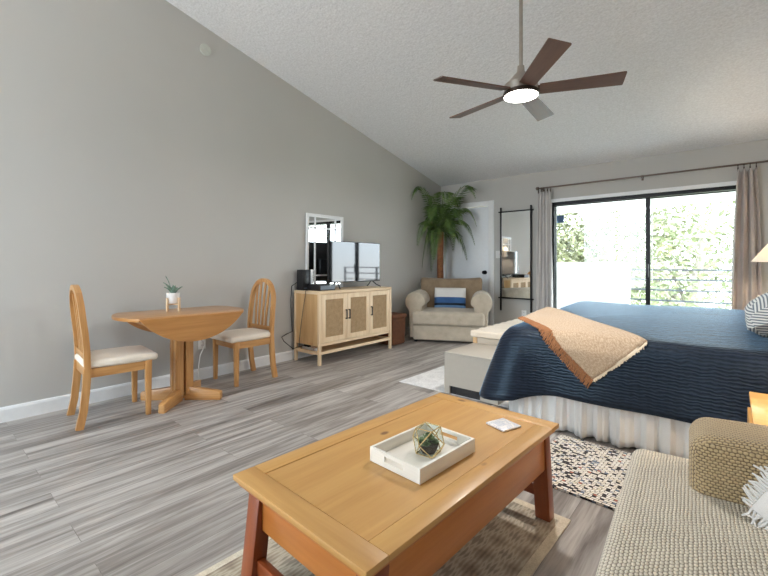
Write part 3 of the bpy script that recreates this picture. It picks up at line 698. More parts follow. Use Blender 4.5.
# ---------------------------------------------------------------- armchair, pillow, palm
AC = thing('armchair', 'wide taupe roll-arm armchair in the corner beneath the palm', 'armchair', (-3.17, 5.21, 0), R(26.9))
hw = .53
MB().rbox(-.485, .485, -.37, .34, .03, .245, .02, None, 3, 6).build('base', 'armchair', AC)
def pf(p):
    q = max(0, 1 - (p.x / .5) ** 2) * max(0, 1 - ((p.y + .1) / .34) ** 2); p.z += .03 * q if p.z > .35 else 0; return p
MB().rbox(-.50, .50, -.425, .20, .245, .43, .045, pf, 4, 8).build('seat_cushion', 'armchair', AC)
for s_ in (-1, 1):
    b = MB(); xc = s_ * .46
    prof = [(xc - s_ * .10, .245), (xc - s_ * .105, .50)] + [(xc + s_ * (.0) + .145 * math.cos(q) * -s_, .56 + .145 * math.sin(q)) for q in frange(R(-10), R(215), 22)] + [(xc + s_ * .09, .43), (xc + s_ * .075, .06), (xc - s_ * .08, .06)]
    b.prism(prof, -.355, .30, 'xz', .022); b.build('arm', 'armchair', AC)
def bk(p):
    k = (p.z - .2) / .72; p.y += .13 * k; p.x *= 1 + .05 * k
    if p.z > .86: p.z += .02 * (abs(p.x) / .45) ** 2 - .015
    return p
MB().rbox(-.45, .45, .10, .255, .20, .89, .05, bk, 4, 8).build('back_cushion', 'armchairback', AC)
b = MB()
for x in (-.45, .45):
    for y in (-.33, .30): b = MB(); b.cyl((x, y, 0), (x, y, .035), .022); b.build('foot', 'black', AC)
def pillow_mesh(b, w, h, t, n=14, mat=None):
    def f(u, v, s_):
        k = max(0, (1 - u ** 4)) ** .5 * max(0, (1 - v ** 4)) ** .5
        return Vector((u * w / 2 * (1 - .05 * (1 - abs(v)) * 0), s_ * t / 2 * k, v * h / 2 * 1))
    tmp = bmesh.new()
    for s_ in (-1, 1):
        g_ = [[tmp.verts.new(f(u, v, s_)) for v in frange(-1, 1, n)] for u in frange(-1, 1, n)]
        for i in range(n):
            for j in range(n):
                q = (g_[i][j], g_[i + 1][j], g_[i + 1][j + 1], g_[i][j + 1]); tmp.faces.new(q if s_ < 0 else q[::-1])
    bmesh.ops.remove_doubles(tmp, verts=tmp.verts[:], dist=1e-5)
    b._merge(tmp, mat); return b
lpw = thing('lumbar_pillow', 'white and blue striped lumbar pillow on the taupe armchair', 'pillow', (0, 0, 0))
lpw.matrix_world = AC.matrix_basis @ Matrix.Translation((-.03, .02, .455)) 
lpw.location = Matrix.Rotation(R(26.9), 3, 'Z') @ Vector((.0, .02, .452)) + Vector((-3.17, 5.21, 0)); lpw.rotation_euler = (R(-14), 0, R(26.9))
def pband(z0, z1, name, mat):
    b = MB(); tmp = MB(); pillow_mesh(tmp, .46, .30, .13, 24); bm = tmp.bm
    bmesh.ops.bisect_plane(bm, geom=bm.verts[:] + bm.edges[:] + bm.faces[:], plane_co=(0, 0, z0), plane_no=(0, 0, 1), clear_inner=True)
    bmesh.ops.bisect_plane(bm, geom=bm.verts[:] + bm.edges[:] + bm.faces[:], plane_co=(0, 0, z1), plane_no=(0, 0, 1), clear_outer=True)
    bmesh.ops.translate(bm, vec=(0, 0, .15), verts=bm.verts[:]); tmp.build(name, mat, lpw)
pband(.0, .2, 'white_band', 'white_fabric'); pband(-.085, .0, 'blue_band', 'blue'); pband(-.12, -.085, 'dark_band', 'quilt'); pband(-.2, -.12, 'blue_band', 'bluelight')

pm = thing('potted_palm', 'tall artificial palm with brown trunk standing behind the armchair', 'plant', (-3.63, 5.67, 0))
MB().lathe([(0, 0), (.10, 0), (.13, .26), (.12, .26), (.11, .22), (0, .22)]).build('pot', 'wicker', pm)
b = MB(); b.tube([(0.0, 0, .2), (.01, 0, .6), (.0, 0, 1.1), (.01, 0, 1.62)], [.06, .055, .05, .05], 12); b.build('trunk', 'trunk', pm)
b = MB()
rnd = random.Random(11)
NF = 23
for k in range(NF):
    a = 2 * math.pi * k / NF * 1.0 + rnd.uniform(-.15, .15); el = (1.5, .75, 1.15, .5)[k % 4] + rnd.uniform(-.08, .08); L = rnd.uniform(.78, .98)
    ca, sa = math.cos(a), math.sin(a)
    lim = 1.0
    if ca < -.1: lim = min(lim, .19 / -ca / (L * .62))
    if sa > .1: lim = min(lim, .33 / sa / (L * .62))
    pts = []; 
    for i in range(13):
        u = i / 12; r_ = L * u * (1 - .33 * u) * max(lim, .35) ; z = 1.58 + L * (1.6 * el * u - (.98 + .6 * el + (.15 if lim < .8 else 0)) * u * u)
        pts.append(Vector((ca * r_, sa * r_, z)))
    b = MB(); b.tube(pts, [.007 * (1 - .8 * i / 12) for i in range(13)], 6)
    for i in range(2, 13):
        for ss in (-1, 1):
            for h in (0, .33, .66):
                p = pts[i - 1].lerp(pts[i], h); d = (pts[i] - pts[i - 1]).normalized(); side = Vector((-sa, ca, 0)) * ss
                ll = .20 * math.sin(math.pi * min(1, (i + h) / 13 * .86 + .14)) * rnd.uniform(.8, 1.15) + .03
                e = p + (side * .72 + d * .6 + Vector((0, 0, -.42))).normalized() * ll; 
                if e.x < -.21: e.x = -.21
                if e.y > .35: e.y = .35
                wv = d * .011; mid = p.lerp(e, .45) + Vector((0, 0, .012))
                b.quad(p, mid - wv, e, mid + wv)
    b.build('frond', 'palmleaf', pm, smooth=False)

# ---------------------------------------------------------------- bed
bx0, bx1, by0, by1 = -1.24, .77, 2.77, 4.66
bed = thing('bed', 'wide bed with gathered white bed skirt under the navy quilt', 'bed', (0, 0, 0))
MB().rbox(bx0 + .02, bx1, by0 + .02, by1 - .02, .36, .612, .05, None, 3, 4).build('mattress', 'white_fabric', bed)
MB().box(bx0 + .03, bx1 - .01, by0 + .03, by1 - .03, .16, .36, .01).build('box_spring', 'white_fabric', bed)
for x in (bx0 + .1, bx1 - .12):
    for y in (by0 + .12, by1 - .12): MB().cyl((x, y, 0), (x, y, .16), .025, seg=12).build('leg', 'black', bed)
MB().rbox(bx1 + .002, bx1 + .062, by0 - .02, by1 + .02, .02, 1.12, .02, None, 2, 3).build('headboard', 'cream', bed)
def outline(inset, r=.13, nx=56, ny=44, nc=10, x1=None):
    """rounded-rectangle loop as list of (x, y, nx, ny, s)"""
    X0, X1, Y0, Y1 = bx0 + inset, (bx1 - .004) , by0 + inset, by1 - inset; r = max(r - inset, .004); pts = []
    for i in range(nx): pts.append((X1 - (X1 - X0 - r) * i / nx, Y0, 0, -1))                      # near side, head to foot
    for i in range(nc): q = R(-90 - 90 * i / nc); pts.append((X0 + r + r * math.cos(q), Y0 + r + r * math.sin(q), math.cos(q), math.sin(q)))
    for i in range(ny): pts.append((X0, Y0 + r + (Y1 - Y0 - 2 * r) * i / ny, -1, 0))              # foot
    for i in range(nc): q = R(180 - 90 * i / nc); pts.append((X0 + r + r * math.cos(q), Y1 - r + r * math.sin(q), math.cos(q), math.sin(q)))
    for i in range(nx + 1): pts.append((X0 + r + (X1 - X0 - r) * i / nx, Y1, 0, 1))
    return pts
ZT = .705
def qz(ins): return ZT - .06 * max(0, 1 - ins / .75) ** 1.5 - .012 * max(0, 1 - ins / .05) ** 2
TILT = .055
def tilt(y): return TILT * (y - by0) / (by1 - by0)
def corner(p):    # 1 at the two foot corners
    d1 = math.hypot(p[0] - bx0, p[1] - by0); d2 = math.hypot(p[0] - bx0, p[1] - by1); return max(0, 1 - min(d1, d2) / .42)
def hang(p, s_, amp=1.0):
    """offset outwards for a drop s_ (0 .. .38) on outline point p"""
    arcl = p[0] * 1.0 + p[1] * 1.3; c = corner(p)
    return .028 + .05 * s_ + amp * .012 * (s_ / .38) * math.sin(9 * arcl) + c * c * .21 * (s_ / .38) * (1 - .12 * s_ / .38)
OUT0 = outline(0)
b = MB(); bm = b.bm; lay = bm.loops.layers.uv.verify()
insets = [.93, .8, .65, .5, .38, .28, .20, .14, .09, .05, .02, 0]
rows = []
for ins in insets:
    loop = outline(ins); rows.append([((p[0], p[1], qz(ins) + tilt(p[1]) + .004 * math.sin(6 * p[0] + 2 * p[1])), (p[0], p[1])) for p in loop])
nS = 12
for k in range(1, nS + 1):
    row = []
    for p in OUT0:
        c = corner(p); drop = (.385 + .12 * c * c) * k / nS; o_ = hang(p, drop) * min(1, (k / 1.5) ** .6); zz = qz(0) + tilt(p[1]) - drop
        x, y = p[0] + p[2] * o_, p[1] + p[3] * o_
        if abs(p[3]) > .99: uv = (p[0], p[1] + (-drop if p[3] < 0 else drop) * 1.0)
        elif abs(p[2]) > .99: uv = (p[1], -drop)
        else: uv = (p[0] - p[2] * 0, p[1] - drop)
        row.append(((x, y, zz), uv))
    rows.append(row)
vr = [[bm.verts.new(c) for c, _ in row] for row in rows]
for i in range(len(rows) - 1):
    for j in range(len(OUT0) - 1):
        f = bm.faces.new((vr[i][j], vr[i][j + 1], vr[i + 1][j + 1], vr[i + 1][j]))
        for lp_, (a, c_) in zip(f.loops, ((i, j), (i, j + 1), (i + 1, j + 1), (i + 1, j))): lp_[lay].uv = rows[a][c_][1]
# close the centre seam
n = len(OUT0)
for j in range(n // 2 - 1):
    try: bm.faces.new((vr[0][j + 1], vr[0][j], vr[0][n - 1 - j], vr[0][n - 2 - j]))
    except ValueError: pass
bmesh.ops.recalc_face_normals(bm, faces=bm.faces[:])
qo = b.build('quilt', 'quilt', None, keepuv=True, solid=.012); tag(qo, 'navy blue ribbed quilt spread over the bed', 'quilt')
# gathered skirt
loop = outline(.018)
b = MB()
def skf(i, v):
    p = loop[min(int(i), len(loop) - 1)]; q = (1 - v) ; s_ = p[0] * 66 + p[1] * 66
    am = .006 + .022 * q; w1 = math.sin(s_ * .8 + .8 * math.sin(s_ * .31)); o_ = am * (w1 * abs(w1) ** .6 + .35 * math.sin(2.3 * s_ + 1)) + .012 * q
    return (p[0] + p[2] * o_, p[1] + p[3] * o_, .012 + .345 * v + .006 * math.sin(s_ * .5) * q)
fine = []
for i in range(len(loop) - 1):
    for h in range(3):
        A, B_ = loop[i], loop[i + 1]; fine.append(tuple(A[k] + (B_[k] - A[k]) * h / 3 for k in range(4)))
loop = fine
b.grid(skf, list(range(len(loop))), frange(0, 1, 8)); b.build('bed_skirt', 'skirt', bed, solid=.003)

# throw blanket on the near foot corner of the bed
def onbed(x, v, lift=.012):
    """v >= 0 lies on top (distance from the near edge), v < 0 hangs down"""
    if v >= 0: return Vector((x, by0 + v, qz(min(v, 3)) + tilt(by0 + v) + lift + .006 + .004 * math.sin(6 * x + 2 * (by0 + v))))
    s_ = -v; k = min(1, (s_ / .07)) ** .6
    return Vector((x, by0 - (hang((x, by0, 0, -1), s_) + .008) * k - lift * k, qz(0) - s_ + (lift + .006) * (1 - k)))
A_, B_, C_, D_ = (-1.205, .26), (-1.17, .70), (-.372, .005), (-.645, -.235)
def thr(u, v):   # u along A->D (left, fringed), v across to B->C
    L0 = [A_[i] + (D_[i] - A_[i]) * u for i in (0, 1)]; L1 = [B_[i] + (C_[i] - B_[i]) * u for i in (0, 1)]
    return L0[0] + (L1[0] - L0[0]) * v, L0[1] + (L1[1] - L0[1]) * v
tb = thing('throw_blanket', 'tan woven throw blanket with rust fringe draped over the navy quilt', 'blanket', (0, 0, 0))
b = MB()
b.grid(lambda u, v: onbed(*thr(u, v), .012 + .006 * math.sin(9 * u) * math.sin(7 * v)), frange(0, 1, 40), frange(0, 1, 30), uvfn=lambda u, v: (u * 1.0, v * .8)); b.build('cloth', 'throwf', tb, keepuv=True, solid=.007)
rnd = random.Random(3)
b = MB()
for k in range(110):
    u = k / 109; x, v = thr(u, .0 + .012); L = .05 * rnd.uniform(.8, 1.15) + .03 * u
    dx, dv = -.028, -1.0 * (.8 if v < .05 else .75)
    ps = [onbed(x + dx * q * 1.0 + rnd.uniform(-.004, .004), v + dv * L * q, .012 + .006 * (1 - q)) for q in (0, .35, .7, 1)]; b.tube(ps, [.004, .0045, .004, .003], 5)
b.build('fringe', 'fringe', tb)
b = MB()
for k in range(70):
    vv = k / 69; x, v = thr(.992, vv); L = .022 * rnd.uniform(.7, 1.2)
    ps = [onbed(x + .9 * L * q * .45, v - L * q, .012) for q in (0, .5, 1)]; b.tube(ps, [.0035, .004, .0025], 5)
b.build('hem_fringe', 'fringe2', tb)
# bed pillows
pl = thing('striped_pillow', 'grey striped square pillow leaning at the head of the bed', 'pillow', (.31, 3.22, .738)); pl.rotation_euler = (0, 0, R(0))
b = MB(); pillow_mesh(b, .56, .56, .24, 16, Matrix.Translation((0, 0, .14)) @ Matrix.Rotation(R(62), 4, 'Y') @ Matrix.Rotation(R(90), 4, 'Z') @ Matrix.Rotation(R(0), 4, 'X')); b.build('case', 'stripe', pl)
MB().rbox(.55, .765, 2.95, 3.65, .738, .90, .07, None, 3, 4).build('bed_pillow', 'white_fabric'); tag(bpy.data.objects['bed_pillow'], 'plain white sleeping pillow behind the grey striped pillow', 'pillow')

# bench at the foot, grey box, pale rug
bn = thing('upholstered_bench', 'cream quilted bench at the foot of the bed', 'bench', (0, 0, 0))
nx0, nx1, ny0, ny1 = -1.905, -1.42, 3.50, 4.70
def qb(p):
    if p.z > .44: p.z += .004 * math.sin((p.y - ny0) * 38) 
    return p
MB().rbox(nx0, nx1, ny0, ny1, .405, .465, .015, qb, 3, 40).build('top_cushion', 'cream', bn)
for x in (nx0 + .02, nx1 - .06):
    for y in (ny0 + .02, ny1 - .06): MB().box(x, x + .04, y, y + .04, .009, .405, .003).build('leg', 'cabside', bn)
for y in (ny0 + .03, ny1 - .05): MB().box(nx0 + .06, nx1 - .06, y, y + .02, .20, .40, .003).build('end_panel', 'cream', bn)
for x in (nx0 + .03, nx1 - .05): MB().box(x, x + .02, ny0 + .06, ny1 - .06, .20, .40, .003).build('side_panel', 'cream', bn)
MB().box(nx0 + .055, nx1 - .055, ny0 + .055, ny1 - .055, .18, .20).build('bottom_shelf', 'cabside', bn, smooth=False)
gx = thing('storage_box', 'smooth greige box with a dark slot at its base before the bench', 'box', (0, 0, .009))
ax0, ax1, ay0, ay1, ah = -1.855, -1.375, 2.965, 3.475, .35
b = MB(); t_ = .018
b.box(ax0, ax0 + t_, ay0 + t_, ay1, 0, ah - t_).box(ax1 - t_, ax1, ay0 + t_, ay1, 0, ah - t_)
b.box(ax0, ax0 + .05, ay0, ay0 + t_, 0, ah - t_).box(ax0 + .33, ax1, ay0, ay0 + t_, 0, ah - t_).box(ax0 + .05, ax0 + .33, ay0, ay0 + t_, .07, ah - t_).box(ax0 + t_, ax1 - t_, ay1 - t_, ay1, 0, ah - t_)
b.build('body', 'greybox', gx, smooth=False)
MB().box(ax0, ax1, ay0, ay1, ah - t_, ah, .003).build('top_panel', 'greybox', gx)
MB().box(ax0 + t_, ax1 - t_, ay0 + t_ + .002, ay1 - t_ - .002, .0, .065).build('slot_shade_block', 'black', gx, smooth=False)  # black block set inside so the slot shows full shade
def rug(name, x0, x1, y0, y1, mat, label, th=.008, rz=0, wavy=.0, grp=None):
    cx_, cy_ = (x0 + x1) / 2, (y0 + y1) / 2
    b = MB(); b.box(x0 - cx_, x1 - cx_, y0 - cy_, y1 - cy_, .0005, th, .003)
    return tag(b.build(name, mat, None, (cx_, cy_, 0), rot=(0, 0, rz)), label, 'rug')
rug('area_rug', -2.36, -1.30, 2.985, 4.75, 'whiterug', 'pale cream pile rug under the bench and greige box', .008)

# ---------------------------------------------------------------- coffee table
CT = thing('coffee_table', 'knotty honey pine coffee table with panelled top and splayed legs', 'table', (-.901, 1.257, .008), R(-2.6))
tw, tl_, tz = .310, .580, .407
pb = MB()
pb.box(-tw + .072, tw - .072, -tl_ + .077, tl_ - .077, tz - .016, tz - .002); pb.build('centre_panel', 'pine', CT, smooth=False)
for s_ in (-1, 1):
    b = MB(); x0, x1 = sorted((s_ * tw, s_ * (tw - .070))); b.box(x0, x1, -tl_ + .0755, tl_ - .0755, tz - .018, tz, .002); b.build('side_board', 'pine', CT)
    b = MB(); y0, y1 = sorted((s_ * tl_, s_ * (tl_ - .075))); b.box(-tw, tw, y0, y1, tz - .018, tz, .002); b.build('end_board', 'pine', CT)
b = MB(); lip = -.010
b.box(-tw - lip, tw + lip, -tl_ - lip, tl_ + lip, tz - .036, tz - .0185, .007); b.build('edge_moulding', 'pineapron', CT)
for s_ in (-1, 1):
    for q in (-1, 1):
        xb, yb = s_ * (tw - .048), q * (tl_ - .035); xt, yt = s_ * (tw - .052), q * (tl_ - .075); w_ = .032
        MB().hexa([(xb - w_, yb - w_ * .8, 0), (xb + w_, yb - w_ * .8, 0), (xb + w_, yb + w_ * .8, 0), (xb - w_, yb + w_ * .8, 0)], [(xt - w_, yt - w_ * .8, tz - .036), (xt + w_, yt - w_ * .8, tz - .036), (xt + w_, yt + w_ * .8, tz - .045), (xt - w_, yt + w_ * .8, tz - .036)], .003).build('leg', 'pineleg', CT)
    b = MB(); x0, x1 = sorted((s_ * (tw - .026), s_ * (tw - .046))); b.box(x0, x1, -tl_ + .09, tl_ - .09, tz - .175, tz - .036, .002); b.build('apron', 'pineapron', CT)
    b = MB(); y0, y1 = sorted((s_ * (tl_ - .058), s_ * (tl_ - .078))); b.box(-tw + .075, tw - .075, y0, y1, tz - .175, tz - .036, .002); b.build('end_apron', 'pineapron', CT)
    b = MB(); y0, y1 = sorted((s_ * (tl_ - .065), s_ * (tl_ - .04))); b.box(-tw + .07, tw - .07, y0, y1, .095, .145, .003); b.build('stretcher', 'pineleg', CT)
    b = MB(); x0, x1 = sorted((s_ * (tw - .021), s_ * (tw - .051))); b.cyl(((x0 + x1) / 2, -tl_ + .09, tz - .177), ((x0 + x1) / 2, tl_ - .09, tz - .177), .008, seg=8); b.build('bead', 'pineapron', CT)
ztab = .008 + tz
ty = thing('serving_tray', 'white rectangular wooden tray with cut-out handles on the coffee table', 'tray', (-.837, 1.199, ztab), R(-4))
rw, rl_, rh = .113, .157, .049; th = .010
MB().box(-rw + th, rw - th, -rl_ + th, rl_ - th, .0, .010).build('base_panel', 'tray', ty, smooth=False)
for s_ in (-1, 1):
    x0, x1 = sorted((s_ * rw, s_ * (rw - th))); MB().box(x0, x1, -rl_, rl_, 0, rh, .001).build('long_side', 'tray', ty)
    y0, y1 = sorted((s_ * (rl_ - .0003), s_ * (rl_ - th))); b = MB(); X = rw - th; hx = .042
    b.box(-X, -hx, y0, y1, 0, rh).box(hx, X, y0, y1, 0, rh).box(-hx, hx, y0, y1, 0, .018).box(-hx, hx, y0, y1, .036, rh); b.build('handle_side', 'tray', ty, smooth=False)
# geometric terrarium
tr = thing('terrarium', 'faceted glass terrarium with brass edges and succulents in white tray', 'terrarium', (-.826, 1.212, ztab + .0102), R(-40))
u_ = .045; cv = [Vector((i, j, k)) * u_ + Vector((0, 0, u_ + .0021)) for i in (-1, 0, 1) for j in (-1, 0, 1) for k in (-1, 0, 1) if abs(i) + abs(j) + abs(k) == 2]
ed = [(p, q) for i, p in enumerate(cv) for q in cv[i + 1:] if abs((p - q).length - u_ * math.sqrt(2)) < 1e-4]
fc = []
cc = Vector((0, 0, u_ + .0021))
for sx in (-1, 1):
    for sy in (-1, 1):
        for sz in (-1, 1): fc.append([cc + Vector((sx, sy, 0)) * u_, cc + Vector((0, sy, sz)) * u_, cc + Vector((sx, 0, sz)) * u_])
for ax in range(3):
    for sg in (-1, 1):
        o1, o2 = [i for i in range(3) if i != ax]; q4 = []
        for i, j in ((1, 0), (0, 1), (-1, 0), (0, -1)):
            v_ = Vector((0, 0, 0)); v_[ax] = sg; v_[o1] = i; v_[o2] = j; q4.append(cc + v_ * u_)
        fc.append(q4)
b = MB()
for p, q in ed: b.tube([p, q], .0021, 6)
b.build('brass_edges', 'brass', tr)
b = MB()
for f in fc: (b.tri if len(f) == 3 else b.quad)(*f)
b.build('glass_facets', 'terrglass', tr, smooth=False)
b = MB(); b.lathe([(0, .004), (.024, .004), (.036, .028), (.036, .034), (0, .038)]); b.build('soil', 'soil', tr)
rnd = random.Random(8)
for (px_, py_, pz_, s_) in ((0, 0, .045, 1.2), (.022, -.012, .034, .8), (-.02, .016, .034, .85), (.006, .026, .034, .7), (-.018, -.02, .034, .75)):
    b = MB()
    for k in range(16):
        a = k * 2.4; rr = .006 + .016 * (k / 16); up = .022 * (1 - k / 20)
        dx, dy = math.cos(a), math.sin(a); w_ = .006
        def fn(u, v, dx=dx, dy=dy, rr=rr, up=up):
            w2 = w_ * math.sin(math.pi * (.12 + .82 * u)); return ((px_ + s_ * (dx * rr * 1.15 * u - dy * w2 * v)), (py_ + s_ * (dy * rr * 1.15 * u + dx * w2 * v)), pz_ + s_ * (up * u + .002 * abs(v)))
        b.grid(fn, frange(0, 1, 5), [-1, 0, 1])
    b.build('succulent', 'succ', tr, solid=.0015)
co = MB().box(-.051, .051, -.051, .051, 0, .007, .0015).build('coaster', 'marble', None, (-.738, 1.645, ztab + .0002), rot=(0, 0, R(-20))); tag(co, 'square white marble coaster near the end of the pine table', 'coaster')
# rugs by the sofa
vr_ = thing('patterned_rug', 'faded beige oriental rug under the pine coffee table', 'rug', (-.985, .93, 0), R(-2))
MB().box(-.44, .43, -.93, .93, .0005, .0075, .002).build('rug_field', 'rugborder', vr_); 
MB().box(-.41, .395, -.89, .89, .0076, .008).build('inner_pattern', 'vintage', vr_, smooth=False)
rr_ = rug('rag_rug', -.85, .05, 2.05, 2.71, 'ragrug', 'multicoloured woven rag rug beside the white bed skirt', .012, R(-2.5))

# ---------------------------------------------------------------- sofa
SF = thing('sofa', 'beige chenille sofa with woven texture beside the coffee table', 'sofa', (0, 0, 0), R(3.7))
# local frame: front faces -x
sy0, sy1 = .12, 1.74
MB().rbox(-.10, .80, sy0 + .02, sy1 - .02, .05, .30, .02, None, 3, 4).build('base', 'sofa', SF)
def spf(p):
    if p.z > .36: p.z += .014 * max(0, 1 - ((p.x - .2) / .4) ** 2) * max(0, 1 - ((p.y - 1.0) / .8) ** 2)
    return p
b = MB()
b.rbox(-.168, .56, .36, 1.765, .27, .435, .04, spf, 5, 14); b.build('seat_cushion', 'sofa', SF)
for (y0, y1) in ((1.475, 1.74), (.12, .385)):
    def af(p):
        if p.z > .5: p.z += .010 * math.sin((p.x) * 5)
        return p
    MB().rbox(.0, .80, y0, y1, .05, .60, .055, af, 5, 10).build('arm', 'sofaarm', SF)
MB().rbox(.55, .79, sy0, sy1, .05, .80, .06, lambda p: (p.x + .06 * max(0, p.z - .4) , p.y, p.z), 4, 6).build('back', 'sofaarm', SF)
for x in (-.05, .7):
    for y in (.18, 1.68): MB().cyl((x, y, 0), (x, y, .055), .025, .03, 12).build('foot', 'black', SF)
fp = thing('fringed_pillow', 'white throw pillow with fringed edge on the beige sofa', 'pillow', (.15, 1.29, .452)); fp.rotation_euler = (0, 0, 0)
e1 = Vector((.50, .22, .80)).normalized(); e2 = Vector((1, -.30, 0)); e2 = (e2 - e1 * e2.dot(e1)).normalized(); e3 = e1.cross(e2)
cen = Vector((.036, 1.40, .478)) + .2 * e1 + .2 * e2 - Vector((.15, 1.29, .452))
PM = Matrix(((e2.x, e3.x, e1.x, cen.x), (e2.y, e3.y, e1.y, cen.y), (e2.z, e3.z, e1.z, cen.z), (0, 0, 0, 1)))
b = MB(); pillow_mesh(b, .40, .40, .13, 16, PM); b.build('case', 'white_fabric', fp)
b = MB(); rnd = random.Random(2)
for e in range(4):
    for k in range(56):
        q = -1 + 2 * (k + .5) / 56; u, v, du, dv = [(q, 1, 0, 1), (q, -1, 0, -1), (1, q, 1, 0), (-1, q, -1, 0)][e]
        L = .034 * rnd.uniform(.8, 1.2); p0 = Vector((u * .2, 0, v * .2)); p1 = p0 + Vector((du * L * .5 + rnd.uniform(-.006, .006), rnd.uniform(-.006, .006), dv * L * .5)); p2 = p0 + Vector((du * L + rnd.uniform(-.012, .012), rnd.uniform(-.01, .01), dv * L + rnd.uniform(-.012, .012)))
        b.tube([PM @ p0, PM @ p1, PM @ p2], [.0035, .0035, .002], 5)
b.build('fringe', 'white_fabric', fp)

# ---------------------------------------------------------------- bedside tables and lamps
def nightstand(loc, w_, d_, h_, mat, label):
    t = thing('nightstand', label, 'nightstand', loc, 0, 'bedside tables')
    b = MB(); b.box(0, w_, 0, d_, .10, h_ - .02, .003); b.build('body', mat, t); MB().box(-.006, w_ + .006, -.006, d_ + .006, h_ - .02, h_, .004).build('top_panel', mat, t)
    for x in (.01, w_ - .05):
        for y in (.01, d_ - .05): MB().box(x, x + .04, y, y + .04, 0, .10, .003).build('leg', mat, t)
    for z in (.13, .13 + (h_ - .18) / 2):
        dz_ = (h_ - .18) / 2 - .015; b = MB(); b.box(-.012, 0, .02, d_ - .02, z, z + dz_, .003); dr = b.build('drawer', mat, t)
        b = MB(); b.cyl((-.012, d_ / 2, z + dz_ / 2), (-.034, d_ / 2, z + dz_ / 2), .014, seg=14); b.build('knob', 'bronze', dr)
    return t
nightstand((.065, 1.93, 0), .56, .56, .52, 'nightwood', 'honey wood nightstand between the beige sofa and the bed')
nightstand((.19, 4.84, 0), .52, .44, .80, 'cream', 'cream nightstand by the window side of the bed under a lamp')
def lamp(loc, label, sr0, sr1, z0, z1, power):
    t = thing('table_lamp', label, 'lamp', loc, 0, 'bedside lamps')
    MB().lathe([(0, 0), (.08, 0), (.08, .015), (.03, .03), (.05, .10), (.06, .17), (.035, .24), (.012, .27), (.012, z0 + .05), (0, z0 + .05)]).build('base', 'ceramic', t)
    b = MB(); b.lathe([(sr0, z0), (sr1, z1), (sr1 - .003, z1), (sr0 - .003, z0), (sr0, z0)], seg=36); b.build('lamp_shade', 'shade', t)
    bb_ = bpy.data.lights.new('lamp_bulb', 'POINT'); bb_.energy = power; bb_.color = (1, .82, .62); bb_.shadow_soft_size = .04
    o_ = bpy.data.objects.new('lamp_bulb', bb_); COL.objects.link(o_); o_.location = (0, 0, z0 + .09); o_.parent = t
    MB().lathe([(0, z0 + .13), (.03, z0 + .115), (.038, z0 + .09), (.03, z0 + .065), (.014, z0 + .05), (0, z0 + .05)][::-1]).build('socket', 'brass', t) if False else None
    return t
lamp((.40, 5.06, .80), 'white bedside lamp with conical shade beside the taupe curtain', .27, .10, .32, .56, 11)
lamp((.46, 2.26, .52), 'white bedside lamp on the honey wood nightstand', .20, .10, .34, .58, 6.5)

fl = thing('added_floor_lamp', 'added white shaded floor lamp for warm fill by the added rear window', 'lamp', (-1.45, -1.75, 0))  # unseen lamp, added behind the camera as warm fill
MB().lathe([(0, 0), (.14, 0), (.14, .02), (.02, .035), (.012, .05), (.012, 1.42), (0, 1.42)]).build('base', 'bronze', fl)
MB().lathe([(.22, 1.36), (.16, 1.66), (.157, 1.66), (.217, 1.36), (.22, 1.36)], seg=36).build('lamp_shade', 'shade', fl)
fb = bpy.data.lights.new('lamp_bulb', 'POINT'); fb.energy = 20; fb.color = (1, .82, .64); fb.shadow_soft_size = .05
fo = bpy.data.objects.new('lamp_bulb', fb); COL.objects.link(fo); fo.location = (0, 0, 1.5); fo.parent = fl

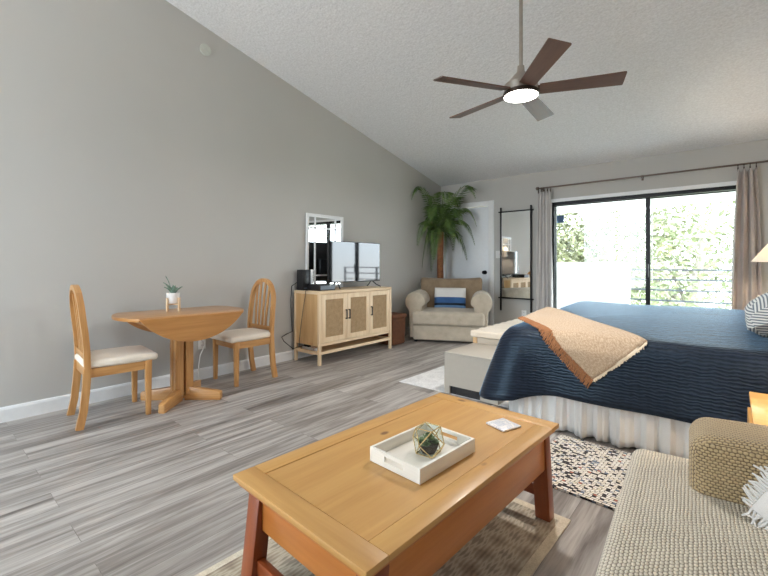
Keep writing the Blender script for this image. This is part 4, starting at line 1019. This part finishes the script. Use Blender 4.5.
# ---------------------------------------------------------------- light
wd = bpy.data.worlds.new('daylight'); sc.world = wd; wd.use_nodes = True
nt = wd.node_tree; bg = nt.nodes['Background']
tc = nt.nodes.new('ShaderNodeTexCoord'); sp = nt.nodes.new('ShaderNodeSeparateXYZ'); nt.links.new(tc.outputs['Generated'], sp.inputs[0])
rp = nt.nodes.new('ShaderNodeValToRGB'); rp.color_ramp.elements[0].color = (.72, .72, .72, 1); rp.color_ramp.elements[0].position = .46
rp.color_ramp.elements[1].color = (.78, .89, 1.0, 1); rp.color_ramp.elements[1].position = .54
mm = nt.nodes.new('ShaderNodeMath'); mm.operation = 'MULTIPLY_ADD'; mm.inputs[1].default_value = .5; mm.inputs[2].default_value = .5
nt.links.new(sp.outputs['Z'], mm.inputs[0]); nt.links.new(mm.outputs[0], rp.inputs['Fac']); nt.links.new(rp.outputs['Color'], bg.inputs['Color'])
bg.inputs['Strength'].default_value = 5.5
sn = bpy.data.lights.new('sun', 'SUN'); sn.energy = 3; sn.angle = R(2); sn.color = (1, .96, .9)
so = bpy.data.objects.new('sun', sn); COL.objects.link(so); so.rotation_euler = Vector((-.78, .04, -.62)).to_track_quat('-Z', 'Y').to_euler()
def portal(name, loc, rot, sx, sy):
    l = bpy.data.lights.new(name, 'AREA'); l.shape = 'RECTANGLE'; l.size = sx; l.size_y = sy; l.cycles.is_portal = True
    o_ = bpy.data.objects.new(name, l); COL.objects.link(o_); o_.location = loc; o_.rotation_euler = rot
portal('door_daylight', ((SX0 + SX1) / 2, BYw + .16, SZ / 2), (R(-90), 0, 0), GW, GH)
portal('added_window_daylight', ((QX0 + QX1) / 2, RY - .14, (QZ0 + QZ1) / 2), (R(90), 0, 0), W_, H_)  # sampling portal over the added rear window

# ---------------------------------------------------------------- camera
cam = bpy.data.cameras.new('camera'); co_ = bpy.data.objects.new('camera', cam); COL.objects.link(co_); sc.camera = co_
cam.sensor_width = 36; cam.lens = 36 * 408 / 768; cam.shift_y = -24 / 768; cam.clip_start = .02
co_.location = (0, 0, 1.1); co_.rotation_euler = (R(90), 0, math.atan(348 / 408))
vs = sc.view_settings; vs.view_transform = 'Standard'; vs.look = 'None'; vs.gamma = 1; vs.exposure = 1.12; vs.use_curve_mapping = False
sc.cycles.max_bounces = 12; sc.cycles.diffuse_bounces = 8; sc.cycles.transparent_max_bounces = 16
